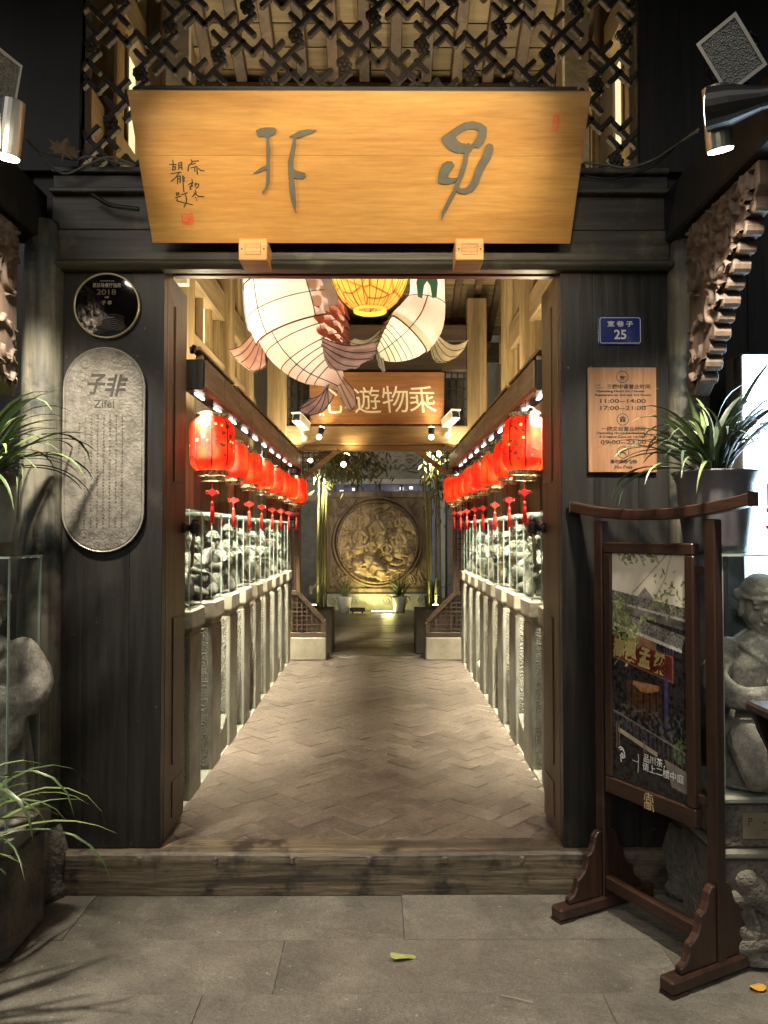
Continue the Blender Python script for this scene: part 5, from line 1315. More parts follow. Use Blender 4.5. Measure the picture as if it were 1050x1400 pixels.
a = at(10, 215, DR + .22); silver_spot(a, (-1.66, -.50, .8), 'silver cylinder spotlight aimed down beside the left eave beam', 190, NEUT, 108)
a = at(-2, 178, DR + .1); black_spot(a, (-.15, -.2, 3.05), 'black bell-shaped spotlight aimed at the signboard from the left', 16, WARM, 70)
black_spot((.34, -2.15, 2.98), (.02, -.05, 2.93), 'black spotlight on the eave rail over the street, facing the right half of the signboard', 58, WARM, 56)
black_spot((-.45, -2.15, 2.98), (-.14, -.05, 2.90), 'black spotlight on the eave rail over the street, facing the left half of the signboard', 46, WARM, 56)
a = at(1000, 75, DR); flood(a, (R(28), R(-25), R(-38)), 'white framed square floodlight high under the right eave, unlit')
a = at(-2, 110, DR + .3); flood(a, (R(8), R(3), R(70)), 'white framed floodlight at the upper left edge, unlit')

# cables and the caught leaf
def cable(name, pts, r, label, m=CABLE):
    g = G(); g.tube(spline(pts, 40), r, 6); return tag(g.part(name, m, None, smooth=True), label, 'cable', 'loose cables over the door')
P_ = lambda x, y, Y=-.03: at(x, y, Y)[:]
cable('cable', [P_(28, 182, -.25), P_(50, 205, -.1), P_(85, 237), P_(120, 225), P_(150, 215), P_(185, 226)], .006, 'grey cable sagging from the left spotlight to the signboard')
cable('cable', [P_(48, 205, -.1), P_(80, 214), P_(105, 219), P_(122, 214), P_(186, 228)], .004, 'thinner grey cable crossing behind the caught leaf')
cable('cable', [P_(798, 222), P_(830, 226), P_(860, 229), P_(895, 218), P_(930, 195, -.2), P_(955, 178, -.6)], .006, 'grey cable running from the signboard to the right spotlight')
cable('cable', [P_(798, 240), P_(840, 244), P_(890, 228), P_(935, 190, -.2), P_(960, 172, -.6)], .005, 'black cable hanging under the grey one at the right', BLACKM)
cable('cable', [P_(126, 266), P_(150, 280), P_(175, 284), P_(190, 286)], .010, 'thick black cable end lying on the left fascia', BLACKM)
def leaf_obj(name, pts, m, M, label, cat='leaf'):
    g = G(); n = len(pts); c = (sum(p[0] for p in pts) / n, sum(p[1] for p in pts) / n)
    vs = [(c[0], c[1], .006)] + [(p[0], p[1], .004 * math.sin(i * 1.3)) for i, p in enumerate(pts)] + [(c[0], c[1], .0045)] + [(p[0], p[1], .004 * math.sin(i * 1.3) - .0012) for i, p in enumerate(pts)]
    fs = [(0, 1 + i, 1 + (i + 1) % n) for i in range(n)] + [(n + 1, n + 2 + (i + 1) % n, n + 2 + i) for i in range(n)] + [(1 + i, n + 2 + i, n + 2 + (i + 1) % n, 1 + (i + 1) % n) for i in range(n)]
    g.add([tuple(M @ Vector(v)) for v in vs], fs); return tag(g.part(name, m, None), label, cat)
mp_ = [(0, -.085), (.008, -.03), (.05, -.05), (.045, -.025), (.075, -.02), (.06, .0), (.082, .03), (.05, .022), (.045, .05), (.025, .032), (.018, .055), (0, .085), (-.018, .055), (-.025, .032), (-.045, .05), (-.05, .022), (-.082, .03), (-.06, 0), (-.075, -.02), (-.045, -.025), (-.05, -.05), (-.008, -.03)]
c = at(88, 205, -.06); leaf_obj('dry_leaf', mp_, mk('dry_leaf_brown', (.22, .14, .07), (.33, .23, .13), 20, rough=.7), Matrix.Translation(c) @ Euler((R(75), R(10), R(25))).to_matrix().to_4x4() @ Matrix.Scale(.82, 4), 'dry brown lobed leaf caught on the cable at the upper left')
c = atZ(551, 1307, .012); el = [(.052 * math.cos(a) * (1 if math.cos(a) < 0 else 1.0), .017 * math.sin(a) * (1 - .3 * math.cos(a))) for a in np.linspace(0, 2 * math.pi, 15)[:-1]]
leaf_obj('fallen_leaf', el, mk('yellow_green_leaf', (.32, .36, .10), (.44, .46, .17), 14, rough=.6), Matrix.Translation(c) @ Euler((R(8), R(12), R(14))).to_matrix().to_4x4(), 'small yellow-green leaf lying on the paving in front of the step')
c = atZ(1036, 1349, .010); leaf_obj('fallen_leaf', [(.03 * math.cos(a), .02 * math.sin(a)) for a in np.linspace(0, 2 * math.pi, 12)[:-1]], mk('orange_leaf', (.65, .32, .03), (.75, .42, .06), 14, rough=.6), Matrix.Translation(c), 'round orange leaf on the paving near the right foot of the stand')
c = atZ(707, 1366, .006); g = G(); g.tube([(c.x - .05, c.y + .02, .008), (c.x, c.y, .009), (c.x + .05, c.y - .02, .007)], .0018, 5); tag(g.part('twig', mk('pale_twig', (.35, .3, .22), (.42, .36, .27), 10), None), 'short pale twig lying on the front paving', 'twig')

# ================================================================== FISH LANTERNS AND THE ROUND LANTERN
BELLY = silk('lit_belly_silk', (.78, .56, .42), (.88, .72, .58), 4, .10)
GILL = silk('lit_gill_silk', (.80, .74, .62), (.90, .86, .76), 4, .12)
GILLB = silk('blue_edge_silk', (.36, .42, .58), (.55, .60, .72), 4, .10)
GBELL = silk('lit_green_white_silk', (.66, .72, .45), (.88, .90, .72), 3, .08)
HEADP = silk('pink_head_silk', (.80, .58, .48), (.90, .74, .64), 3, .08)
HEADG = silk('green_mouth_silk', (.10, .24, .12), (.25, .38, .2), 4, .2)
SCAL = silk('pink_scale_silk', (.40, .14, .08), (.66, .30, .19), 8, .13)
SCALG = silk('olive_scale_silk', (.16, .15, .06), (.30, .26, .12), 6, .15)
FINP = silk('dusky_fin_silk', (.46, .30, .24), (.74, .54, .44), 7, .24)
FING = silk('olive_fin_silk', (.46, .40, .25), (.68, .60, .42), 7, .24)
WIRE = mk('lantern_wire', (.035, .02, .014), (.05, .03, .02), 10, rough=.6)
def fin(t, root, tip, mat, n=6, sag=.06, d=0.0, name='fin'):
    """fan of pleats from a root edge (2 pts) to a list of tip points; points are (px,py,Y)"""
    r0, r1 = [Vector(at(*p)) for p in root]; T = [Vector(at(*p)) for p in tip]; K = len(T) * 4; tips = [Vector(q) for q in spline([tuple(p) for p in T], K)]
    g = G(); vs = []; fs = []; M_ = 7
    for i, e in enumerate(tips):
        a = r0.lerp(r1, i / (K - 1))
        for j in range(M_ + 1):
            q = a.lerp(e, j / M_); pl = math.sin(i * math.pi / 2 * 1.0) * .012 * (j / M_)
            q = q + Vector((0, pl + d * math.sin(math.pi * j / M_), -sag * math.sin(math.pi * j / M_))); vs.append(tuple(q))
    for i in range(K - 1):
        for j in range(M_): fs.append((i * (M_ + 1) + j, i * (M_ + 1) + j + 1, (i + 1) * (M_ + 1) + j + 1, (i + 1) * (M_ + 1) + j))
    g.add(vs, fs); o = g.part(name, mat, t, smooth=True)
    so = o.modifiers.new('solid', 'SOLIDIFY'); so.thickness = .006
    g = G()
    for i in range(0, K, 4): g.tube([Vector(vs[i * (M_ + 1) + j]) - Vector((0, .008, 0)) for j in range(M_ + 1)], .003, 4)
    g.tube([Vector(vs[i * (M_ + 1) + M_]) - Vector((0, .004, 0)) for i in range(K)], .003, 4)
    g.part('fin_ribs', WIRE, o)
    return o
def loft(rings, n=28, a0=0, a1=360):
    g = G(); vs = []; fs = []; k = len(rings); full = a1 - a0 == 360; m = n if full else n + 1
    for (c, r, dirv) in rings:
        dirv = Vector(dirv).normalized(); sx = Vector((0, -1, 0)).cross(dirv).normalized(); sy = Vector((0, -1, 0))
        for j in range(m):
            a = R(a0 + (a1 - a0) * j / n); vs.append(tuple(Vector(c) + sx * math.cos(a) * r[0] + sy * math.sin(a) * r[1]))
    for i in range(k - 1):
        for j in range(n): fs.append((i * m + j, i * m + (j + 1) % m, (i + 1) * m + (j + 1) % m, (i + 1) * m + j))
    g.add(vs, fs); return g, vs, m
def fish_rings(spec, Y, yr):
    """spec: (px, py, half width px) down the spine -> rings"""
    K = 22; sp_ = spline(spec, K); out = []; cs = [Vector(at(p[0], p[1], Y)) for p in sp_]
    for i, p in enumerate(sp_):
        d = cs[min(i + 1, K - 1)] - cs[max(i - 1, 0)]; r = p[2] / 1050 * (Y + 3.45); out.append((cs[i], (r, r * yr), d))
    return out
def wires(t, vs, m, rows, cols, K, r=.0035):
    g = G()
    for i in rows: g.tube([Vector(vs[i * m + j % m]) * 1 for j in range(m + 1)], r, 4, cap=False)
    for j in cols: g.tube([Vector(vs[i * m + j]) for i in range(K)], r, 4)
    return g.part('wire_frame', WIRE, t)
def scales(t, rings, vs, m, i0, i1, j0, j1, mat, sz, sgn=1):
    k = 0
    for i in range(i0, i1):
        for j in range(j0, j1 + 1, 2):
            jj = (j + (i % 2)) % m; p = Vector(vs[i * m + jj]); c = rings[i][0]; nrm = (p - c).normalized(); dn = Vector(rings[i][2]).normalized(); sd = dn.cross(nrm).normalized()
            dn2 = (dn + nrm * .30).normalized(); g = G(); w = sz * .62
            pts = [(-.75, -.5), (.75, -.5), (.95, .2), (.55, .75), (0, 1.05), (-.55, .75), (-.95, .2)]
            v = [tuple(p + nrm * .004 + sd * x * w + dn2 * y * sz) for x, y in pts]; v2 = [tuple(Vector(q) - nrm * .005) for q in v]; n = len(v)
            g.add(v + v2, [tuple(range(n)), tuple(range(n, 2 * n))[::-1]] + [(q, n + q, n + (q + 1) % n, (q + 1) % n) for q in range(n)]); g.part('scale', mat, t); k += 1
FY = 1.70
fishA = thing('fish_lantern', 'large glowing carp lantern with cream belly and pink scales, at the left', 'lantern', at(408, 440, FY)[:], group='carp lanterns')
rA = fish_rings([(392, 322, 52), (393, 350, 55), (395, 380, 58), (402, 410, 63), (409, 436, 64), (416, 460, 59), (427, 482, 49), (438, 498, 37), (452, 512, 21), (466, 525, 8)], FY, .85)
_, vsA, m = loft(rA); g, _, _ = loft(rA[11:]); g.part('belly', BELLY, fishA, smooth=True); g, _, _ = loft(rA[:12], 28, 204, 411); g.part('back_shell', SCAL, fishA, smooth=True); wires(fishA, vsA, m, (12, 14, 15, 16, 17, 18), (5, 10), 22)
# gill plates cover the upper two thirds, wrapping the front
up_ = [(c, (r[0] * 1.06 + .004, r[1] * 1.06 + .006), d) for c, r, d in rA[:12]]
gg, gv, gm = loft(up_, 24, 50, 205); gg.part('gill_plate', GILL, fishA, smooth=True)
h2_ = [(c, (r[0] * 1.07 + .006, r[1] * 1.07 + .008), d) for c, r, d in rA[:6]]; hg, hv, hm = loft(h2_, 24, 58, 205)
gb = [(c, (r[0] * 1.10 + .006, r[1] * 1.10 + .008), d) for c, r, d in rA[:11]]; bg2, _, _ = loft(gb, 6, 36, 52); bg2.part('blue_gill_edge', GILLB, fishA, smooth=True)
bg2, _, _ = loft(gb[:10], 5, 178, 204); bg2.part('blue_gill_edge', GILLB, fishA, smooth=True)
g = G(); g.tube([gv[11 * gm + j] for j in range(gm)], .005, 5); g.tube([hv[5 * hm + j] for j in range(hm)], .005, 5); g.tube([gv[8 * gm + j] for j in range(gm)], .003, 5)
for j in (3, 13): g.tube([gv[i * gm + j] for i in range(12)], .004, 5)
g.part('gill_wire', WIRE, fishA)
scales(fishA, rA, vsA, m, 2, 18, -6, 4, SCAL, .062)
for px_, py_, w_ in ((368, 408, 2.4), (416, 468, 1.2)): lamp('POINT', 'bulb', fishA, at(px_, py_, FY), w_, (1, .92, .76), None, .04)
fin(fishA, ((346, 455, FY), (362, 478, FY)), ((313, 479, FY - .15), (322, 490, FY - .12), (333, 499, FY - .1), (348, 508, FY - .1), (364, 500, FY - .05)), FINP, sag=.03)
fin(fishA, ((440, 462, FY - .25), (444, 488, FY - .25)), ((512, 468, FY - .30), (515, 482, FY - .35), (502, 494, FY - .38), (480, 505, FY - .36), (458, 503, FY - .32)), FINP, sag=.05, d=-.05)
fin(fishA, ((466, 512, FY), (452, 520, FY)), ((484, 534, FY - .1), (487, 552, FY - .1), (478, 561, FY - .1), (468, 548, FY), (460, 534, FY)), BELLY, sag=0, name='tail_fin')
fin(fishA, ((456, 516, FY), (446, 520, FY)), ((424, 545, FY - .15), (410, 561, FY - .15), (426, 567, FY - .15), (444, 560, FY - .1), (457, 540, FY)), FINP, sag=.04, name='tail_fin')
FY2 = 3.0
fishB = thing('fish_lantern', 'smaller pale carp lantern with green mouth and white belly curving left, at the right', 'lantern', at(560, 450, FY2)[:], group='carp lanterns')
rB = fish_rings([(584, 340, 21), (584, 375, 22), (584, 405, 23), (579, 425, 29), (571, 442, 33), (558, 458, 33), (543, 470, 27), (529, 479, 18), (518, 484, 8)], FY2, .9)
_, vsB, m = loft(rB); g, _, _ = loft(rB[12:]); g.part('belly', GBELL, fishB, smooth=True); g, _, _ = loft(rB[:13], 28, 180, 360); g.part('back_shell', SCAL, fishB, smooth=True); wires(fishB, vsB, m, (13, 15, 16, 17, 18, 19), (7,), 22)
hb = [(c, (r[0] * 1.05 + .004, r[1] * 1.05 + .01), d) for c, r, d in rB[6:14]]; hg, hv, hm = loft(hb, 24, 0, 180); hg.part('gill_plate', HEADP, fishB, smooth=True)
h3 = [(c, (r[0] * 1.04 + .004, r[1] * 1.04 + .012), d) for c, r, d in rB[:7]]; hg, hv3, hm3 = loft(h3, 24, 0, 180); hg.part('snout', HEADP, fishB, smooth=True)
g = G()
gpts = [(-15, -18), (-11, -34), (0, -40), (11, -34), (15, -18), (13, 2), (7, 4), (4, -14), (0, -20), (-4, -14), (-7, 4), (-13, 2)]
c0 = at(584, 404, FY2 - .20); kq = (FY2 + 3.25) / 1050
g.poly([(x * kq, -y * kq) for x, y in gpts], 0, .004, Matrix.Translation(c0) @ Matrix.Rotation(math.pi / 2, 4, 'X')); g.part('green_mouth', HEADG, fishB)
g = G(); g.tube([hv[7 * hm + j] for j in range(hm)], .005, 5); g.tube([hv3[6 * hm3 + j] for j in range(hm3)], .004, 5); g.tube([hv[i * hm + 12] for i in range(8)], .004, 5); g.part('gill_wire', WIRE, fishB)
scales(fishB, rB, vsB, m, 9, 19, 14, 22, SCAL, .055)
for px_, py_, w_ in ((582, 400, .9), (556, 455, 1.2)): lamp('POINT', 'bulb', fishB, at(px_, py_, FY2), w_, (1, .92, .74), None, .04)
fin(fishB, ((594, 452, FY2), (586, 462, FY2)), ((641, 464, FY2 - .1), (634, 478, FY2 - .1), (622, 490, FY2 - .12), (606, 496, FY2 - .1), (596, 490, FY2 - .05)), FING, sag=.08)
fin(fishB, ((520, 450, FY2), (514, 478, FY2)), ((484, 462, FY2 - .1), (478, 470, FY2 - .1), (490, 480, FY2 - .1), (505, 486, FY2 - .05)), FING, sag=.05)
fin(fishB, ((522, 476, FY2), (514, 482, FY2)), ((527, 506, FY2 - .05), (523, 510, FY2 - .05), (515, 492, FY2)), FING, sag=0, name='tail_fin')
scales(fishB, rB, vsB, m, 15, 20, 13, 17, SCALG, .05)
# round yellow lantern with a printed flower
YY = 1.30
def yellow_mat():
    m = bpy.data.materials.new('printed_yellow_silk'); m.use_nodes = True; t = m.node_tree; L = t.links.new; p = t.nodes['Principled BSDF']
    tc = nd(t, 'ShaderNodeTexCoord'); vo = nd(t, 'ShaderNodeTexVoronoi'); vo.inputs['Scale'].default_value = 9; vo.feature = 'DISTANCE_TO_EDGE'; L(tc.outputs['Object'], vo.inputs['Vector'])
    sx = nd(t, 'ShaderNodeSeparateXYZ'); L(tc.outputs['Object'], sx.inputs[0])
    cr = nd(t, 'ShaderNodeValToRGB'); E = cr.color_ramp.elements; E[0].position = .02; E[0].color = (.35, .10, .02, 1); E[1].position = .07; E[1].color = (.85, .42, .10, 1); L(vo.outputs['Distance'], cr.inputs[0])
    mr = nd(t, 'ShaderNodeMapRange'); mr.inputs[1].default_value = .10; mr.inputs[2].default_value = .24; L(sx.outputs[2], mr.inputs[0])
    mx = nd(t, 'ShaderNodeMix', data_type='RGBA'); L(mr.outputs[0], mx.inputs[0]); L(cr.outputs[0], mx.inputs[6]); mx.inputs[7].default_value = (.80, .58, .10, 1)
    tr = nd(t, 'ShaderNodeBsdfTranslucent'); ms = nd(t, 'ShaderNodeMixShader'); ms.inputs[0].default_value = .65; L(mx.outputs[2], tr.inputs[0]); L(mx.outputs[2], p.inputs['Base Color']); L(p.outputs[0], ms.inputs[1]); L(tr.outputs[0], ms.inputs[2]); L(ms.outputs[0], t.nodes['Material Output'].inputs[0])
    return m
kY = (YY + 3.45) / 1050; rY = 54 * kY; cY = at(506, 368, YY)
yl = thing('round_lantern', 'round yellow silk lantern with orange flower print between the two carp lanterns', 'lantern', (cY.x, cY.y, cY.z - 62 * kY))
prof = [(rY * math.sin(a), 62 * kY - 62 * kY * math.cos(a)) for a in np.linspace(.42, 2.75, 22)]
g = G(); g.lathe(prof, 56, lobes=28, amp=.012); g.part('silk_body', yellow_mat(), yl, smooth=True, local=True); lamp('POINT', 'bulb', yl, (0, 0, 62 * kY), 2.6, (1, .85, .55), None, .04, local=True)
for k in range(28):
    a = k * 2 * math.pi / 28; g = G(); g.tube([(r * .999 * math.cos(a), r * .999 * math.sin(a), z) for r, z in prof[::2]], .0022, 4); g.part('rib', WIRE, yl, local=True)
g = G(); r0, z0 = prof[0]; g.lathe([(r0 - .01, z0 - .015), (r0 + .004, z0 - .015), (r0 + .004, z0 + .012), (r0 - .01, z0 + .012), (r0 - .01, z0 - .015)], 28); g.part('bottom_ring', mk('yellow_ring', (.55, .4, .06), (.65, .5, .08), 8, emit=(1, .7, .1), estr=.4), yl, local=True)
g = G(); g.tube([(0, 0, 62 * kY * 1.9), (0, 0, 2.2)], .006, 6); g.part('cord', BLACKM, yl, local=True)

# ================================================================== SMALL FITTINGS ON THE END FRAME
def cctv(px, py, label, turn):
    c = at(px, py, EY - .22); t = thing('security_camera', label, 'camera', c[:], (R(-18), 0, R(turn)), group='security cameras')
    g = G(); g.box(-.055, .055, -.13, .13, -.04, .045); g.box(-.062, .062, -.17, .14, .046, .056); g.part('housing', WHITEP, t, bevel=.006, local=True)
    g = G(); g.tube([(0, -.131, 0), (0, -.15, 0)], .034, 16); g.box(-.042, .042, -.1335, -.1305, -.034, .038); g.part('lens_window', BLACKM, t, local=True)
    g = G(); g.tube([(0, .02, -.04), (0, .05, -.10), (0, .12, -.12)], .014, 8); g.ell((0, .13, -.13), (.04, .04, .04)); g.part('bracket', WHITEP, t, local=True, smooth=True)
cctv(412, 578, 'white security camera above the beam at the left of the inner plaque', -20); cctv(616, 574, 'white security camera above the beam at the right of the inner plaque', 22)
def bullet(px, py, Y, tgt, label, power, col, spot=70, lit=True, back=.10):
    c = Vector(at(px, py, Y)); d = (Vector(tgt) - c).normalized(); t = thing('bullet_lamp', label, 'lamp', c[:], group='small passage spot lamps')
    g = G(); g.tube([c - d * back, c - d * back * .6, c - d * .005], [.022, .035, .038], 14); g.part('housing', BLACKM, t)
    g = G(); g.tube([c - d * .004, c + d * .004], [.033, .033], 14); g.part('lens', emat('bulb_' + str(px), col, 25), t)
    g = G(); g.tube([c - d * back * .6, c - d * back * .6 + Vector((0, .05, -.05))], .007, 6); g.part('stem', BLACKM, t)
    g = G(); g.ell(c - d * (back + .03), (.03, .03, .03)); g.part('bulb_glare_ball', emat('glow_' + str(px), col, 9), t, smooth=True)  # glowing ball added behind the housing, stands for bulb and glare spots
    lamp('SPOT', 'bulb_light', t, c + d * .01, power, col, tgt, .03, spot, .8)
W2 = (1.0, .72, .36); SY_ = 11.1
bullet(440, 586, EY - .28, (-.60, EY - .1, 3.05), 'small lamp under the left end of the inner plaque', 5, W2)
bullet(590, 586, EY - .28, (.60, EY - .1, 3.05), 'small lamp under the right end of the inner plaque', 5, W2)
bullet(474, 622, EY - .22, (-.30, EY - .08, 2.78), 'small lamp clipped under the far beam, lighting its middle', 6, W2, 95)
bullet(597, 622, EY + .14, (.1, SY_, 2.6), 'bare bright lamp on the right corner lattice', 380, (1, .86, .60), 70)
bullet(428, 640, EY + .14, (-.1, 8.3, .2), 'black spot head on the left corner lattice', 150, (1, .88, .64), 60)

# ================================================================== LATTICE WINGS WITH PLANTERS AT THE PASSAGE END
def wing(s):
    sd = 'left' if s < 0 else 'right'; xo, xi = (-1.06, -.615) if s < 0 else (.985, .515)
    t = thing('lattice_wing', 'brown lattice wing on a stone block, %s of the far opening' % sd, 'screen', ((xo + xi) / 2, EY - .1, FZ), group='lattice wings')
    lo, hi = min(xo, xi), max(xo, xi); Y0 = EY - .17
    g = G(); g.box(lo, hi, Y0 - .04, Y0 + .24, FZ, FZ + .255); g.part('stone_block', CAPS, t, bevel=.01)
    zb = FZ + .26; xp = xo + (xi - xo) * .28
    B = lambda a, b, w=.045: (lambda g: (g.bar((a[0], Y0, a[1]), (b[0], Y0, b[1]), w, .05, (0, 1, 0)), g)[1])(G())
    for nm, a, b in (('bottom_rail', (xo, zb + .025), (xi, zb + .025)), ('short_stile', (xi - (.022 if s < 0 else -.022), zb + .05), (xi - (.022 if s < 0 else -.022), zb + .16)), ('sloped_rail', (xi - (.02 if s < 0 else -.02), zb + .17), (xp, zb + .50)), ('post', (xp, zb + .50), (xp, 2.55)), ('middle_rail', (xo, zb + .50), (xp, zb + .50)), ('upper_rail', (xo, 1.78), (xp, 1.78)), ('outer_post', (xo, zb + .05), (xo, 2.55))):
        g = B(a, b, .05); g.part(nm, BROWNWX if 'rail' in nm else BROWNW, t, bevel=.004)
    for i in range(1, 8):
        x = xo + (xi - xo) * i / 8; top = zb + .50 if i / 8 < .28 else zb + .17 + (.33) * (1 - (i / 8 - .28) / .72)
        g = G(); g.box(x - .006, x + .006, Y0 - .01, Y0 + .002, zb + .05, top - .02); g.part('slat', BROWNW, t)
    for k in range(8):
        z = zb + .085 + k * .05; f = 1 - max(0, (z - zb - .17)) / .33 * .72; x1 = xo + (xi - xo) * min(.96, f)
        g = G(); g.box(min(xo, x1), max(xo, x1), Y0 + .004, Y0 + .016, z - .007, z + .007); g.part('slat', BROWNWX, t)
    for i in range(1, 3):
        x = xo + (xp - xo) * i / 3; g = G(); g.box(x - .006, x + .006, Y0 - .01, Y0 + .002, zb + .52, 2.5); g.part('slat', BROWNW, t)
    for k in range(24):
        z = zb + .56 + k * .062; g = G(); g.box(min(xo, xp), max(xo, xp), Y0 + .004, Y0 + .014, z - .006, z + .006); g.part('slat', BROWNWX, t)
wing(-1); wing(1)
# ------------------------------------------------------------------ planters with bamboo
CULM = mk('bamboo_culm', (.14, .15, .045), (.27, .26, .09), 9, stretch=(1, 1, .3), rough=.4, rnd=.25)
BLEAF = mk('bamboo_leaf', (.05, .065, .02), (.12, .125, .04), 9, rough=.5)
PLNT = mk('dark_planter', (.05, .045, .035), (.09, .08, .06), 8, rough=.7, bump=.4)
def bamboo(s):
    sd = 'left' if s < 0 else 'right'; rq = random.Random(31 + s); xa, xb = (-.95, -.62) if s < 0 else (.52, .92); Y0 = EY + .45
    t = thing('bamboo_planter', 'dark planter with tall bamboo stems behind the %s lattice wing' % sd, 'plant', ((xa + xb) / 2, Y0, FZ), group='bamboo planters')
    g = G(); g.box(xa - .1, xb + (.05 if s < 0 else .02), Y0 - .22, Y0 + .25, FZ, FZ + .52); g.part('planter', PLNT, t, bevel=.01)
    tops = []
    for k in range(4):
        x = rq.uniform(xa + .05, xb - .02) if k > 2 else (xb - .05 - k * .045 if s < 0 else xa + .06 + k * .045); y = Y0 + rq.uniform(-.15, .15); h = rq.uniform(2.3, 3.2); lean = rq.uniform(-.10, .10) + (.12 if s < 0 else -.06)
        pts = []; rs_ = []
        for i in range(15):
            q = i / 14; z = FZ + .5 + h * q; pts.append((x + lean * q * q * 1.2, y - .05 * q, z)); rs_.append(.017 * (1 - .5 * q))
        g = G(); g.tube(pts, rs_, 8)
        for i in range(1, 14): g.tube([Vector(pts[i]) - Vector((0, 0, .004)), Vector(pts[i]) + Vector((0, 0, .004))], rs_[i] * 1.25, 8)
        g.part('culm', CULM, t, smooth=True); tops.append(pts)
    g = G()
    for k in range(900):
        p = Vector(rq.choice(tops)[rq.randint(7, 14)]); c = p + Vector((0, 0, 0)); c = Vector((rq.gauss(-.50, .26) if s < 0 else rq.gauss(.72, .10), Y0 + rq.gauss(0, .2), rq.gauss(2.46, .13) if s < 0 else rq.gauss(2.3, .2))); a = rq.uniform(0, 6.28); L = rq.uniform(.06, .13); dn = Vector((math.cos(a) * .6, math.sin(a) * .4, -rq.uniform(.3, 1.0))).normalized(); sd_ = dn.cross(Vector((rq.uniform(-1, 1), -1, 0))).normalized() * L * .11
        if s > 0 and k > 220: continue
        g.add([tuple(c), tuple(c + dn * L * .4 + sd_), tuple(c + dn * L), tuple(c + dn * L * .4 - sd_)], [(0, 1, 2, 3)])
    g.part('foliage', BLEAF, t)
bamboo(-1); bamboo(1)

# ================================================================== CARVED ROUND SCREEN AND COURTYARD BACK WALL
SY = 14.55 - 3.45
CARV = wood('carved_screen_wood', (.085, .056, .030), (.19, .13, .072), 'z', 6, .6, .3)
CARVL = wood('carved_roundel_wood', (.22, .155, .09), (.40, .30, .185), 'z', 6, .6, .3)
cx = at(516, 700, SY).x; kS = 14.55 / 1050
scr = thing('carved_screen', 'brown carved wooden spirit screen with a round figure relief at the passage end', 'screen', (cx, SY, FZ))
sw, z0, z1 = 73 * kS, .50, 1.6 + 56 * kS
g = G(); g.box(cx - sw, cx + sw, SY, SY + .10, z0, z1); g.part('panel', CARV, scr, bevel=.01)
for b in ((cx - sw - .02, cx - sw + .10, z0, z1 + .03), (cx + sw - .10, cx + sw + .02, z0, z1 + .03)):
    g = G(); g.box(b[0], b[1], SY - .06, SY + .11, b[2], b[3]); g.part('frame_stile', CARV, scr, bevel=.012)
for b in ((z1 - .09, z1 + .03), (z0, z0 + .08)):
    g = G(); g.box(cx - sw + .101, cx + sw - .101, SY - .055, SY + .09, b[0], b[1]); g.part('frame_rail', CARV, scr, bevel=.012)
rz = at(516, 741, SY).z; rad = 53 * kS
for (r0, r1, dp, mm) in ((rad, rad + .055, .10, CARV), (rad + .07, rad + .12, .075, CARV)):
    g = G(); n = 64; g.lathe([(r0, 0), (r0, dp), ((r0 + r1) / 2, dp + .02), (r1, dp), (r1, 0)], n, M=Matrix.Translation((cx, SY, rz)) @ Matrix.Rotation(math.pi / 2, 4, 'X')); g.part('ring_moulding', mm, scr, smooth=True)
for k in range(44):
    a = 2 * math.pi * k / 44; p = Vector((cx + (rad + .028) * math.cos(a), SY - .118, rz + (rad + .028) * math.sin(a))); g = G(); g.ell(p, (.022, .014, .022), nu=7, nv=5); g.part('bead', CARV, scr, smooth=True)
def vnoise(P, sc, seed):
    r_ = np.random.RandomState(seed); gr = r_.rand(64, 64); x = P[:, 0] * sc + 32; y = P[:, 1] * sc + 32; i = np.floor(x).astype(int); j = np.floor(y).astype(int); fx = x - i; fy = y - j; fx = fx * fx * (3 - 2 * fx); fy = fy * fy * (3 - 2 * fy); i %= 63; j %= 63
    return (gr[j, i] * (1 - fx) + gr[j, i + 1] * fx) * (1 - fy) + (gr[j + 1, i] * (1 - fx) + gr[j + 1, i + 1] * fx) * fy
def carve_base(P):
    """undercut cloud, rock and drapery forms: warped noise cut into steps with rounded crowns"""
    Q = P + np.stack([vnoise(P, 3.2, 1) - .5, vnoise(P, 3.2, 2) - .5], 1) * .42; Q = Q + np.stack([vnoise(Q, 7, 3) - .5, vnoise(Q, 7, 4) - .5], 1) * .13
    a = vnoise(Q, 4.2, 5); b = vnoise(Q, 9.0, 6); c = np.abs(vnoise(Q, 6.5, 7) - .5) * 2
    st = lambda v, e, w: np.clip((v - e) / w, 0, 1)
    return .38 * st(a, .38, .05) + .25 * st(a, .56, .05) + .20 * st(b, .5, .06) + .16 * np.sqrt(np.clip(c, 0, 1))
def robed(x, y, k, lean=0.0):
    """standing rider or immortal: head, shoulders and a widening robe with sleeves"""
    o = [([(x, y + .20 * k), (x, y + .215 * k)], .048 * k, .05 * k, 1.15), ([(x, y + .26 * k), (x + .01, y + .275 * k)], .03 * k, .022 * k, 1.1)]
    o += [([(x, y + .12 * k), (x + lean * .5, y - .02 * k), (x + lean, y - .20 * k)], .075 * k, .13 * k, 1.05)]
    for sx in (-1, 1): o += [([(x + sx * .05 * k, y + .12 * k), (x + sx * .13 * k, y + .02 * k), (x + sx * .09 * k, y - .07 * k)], .045 * k, .055 * k, 1.12)]
    return o
rs = scrolls(5, 60, 1.4, 1.4, (.012, .026), (.10, .25), (.7, 1.05))
for (x, y, k, l) in ((-.33, .08, 1.0, -.05), (.0, .24, 1.15, .06), (.40, .02, 1.1, .02), (-.12, -.10, .8, .0), (.18, -.12, .75, .05), (.42, .36, .7, 0), (-.34, .42, .7, 0)): rs += robed(x, y, k, l)
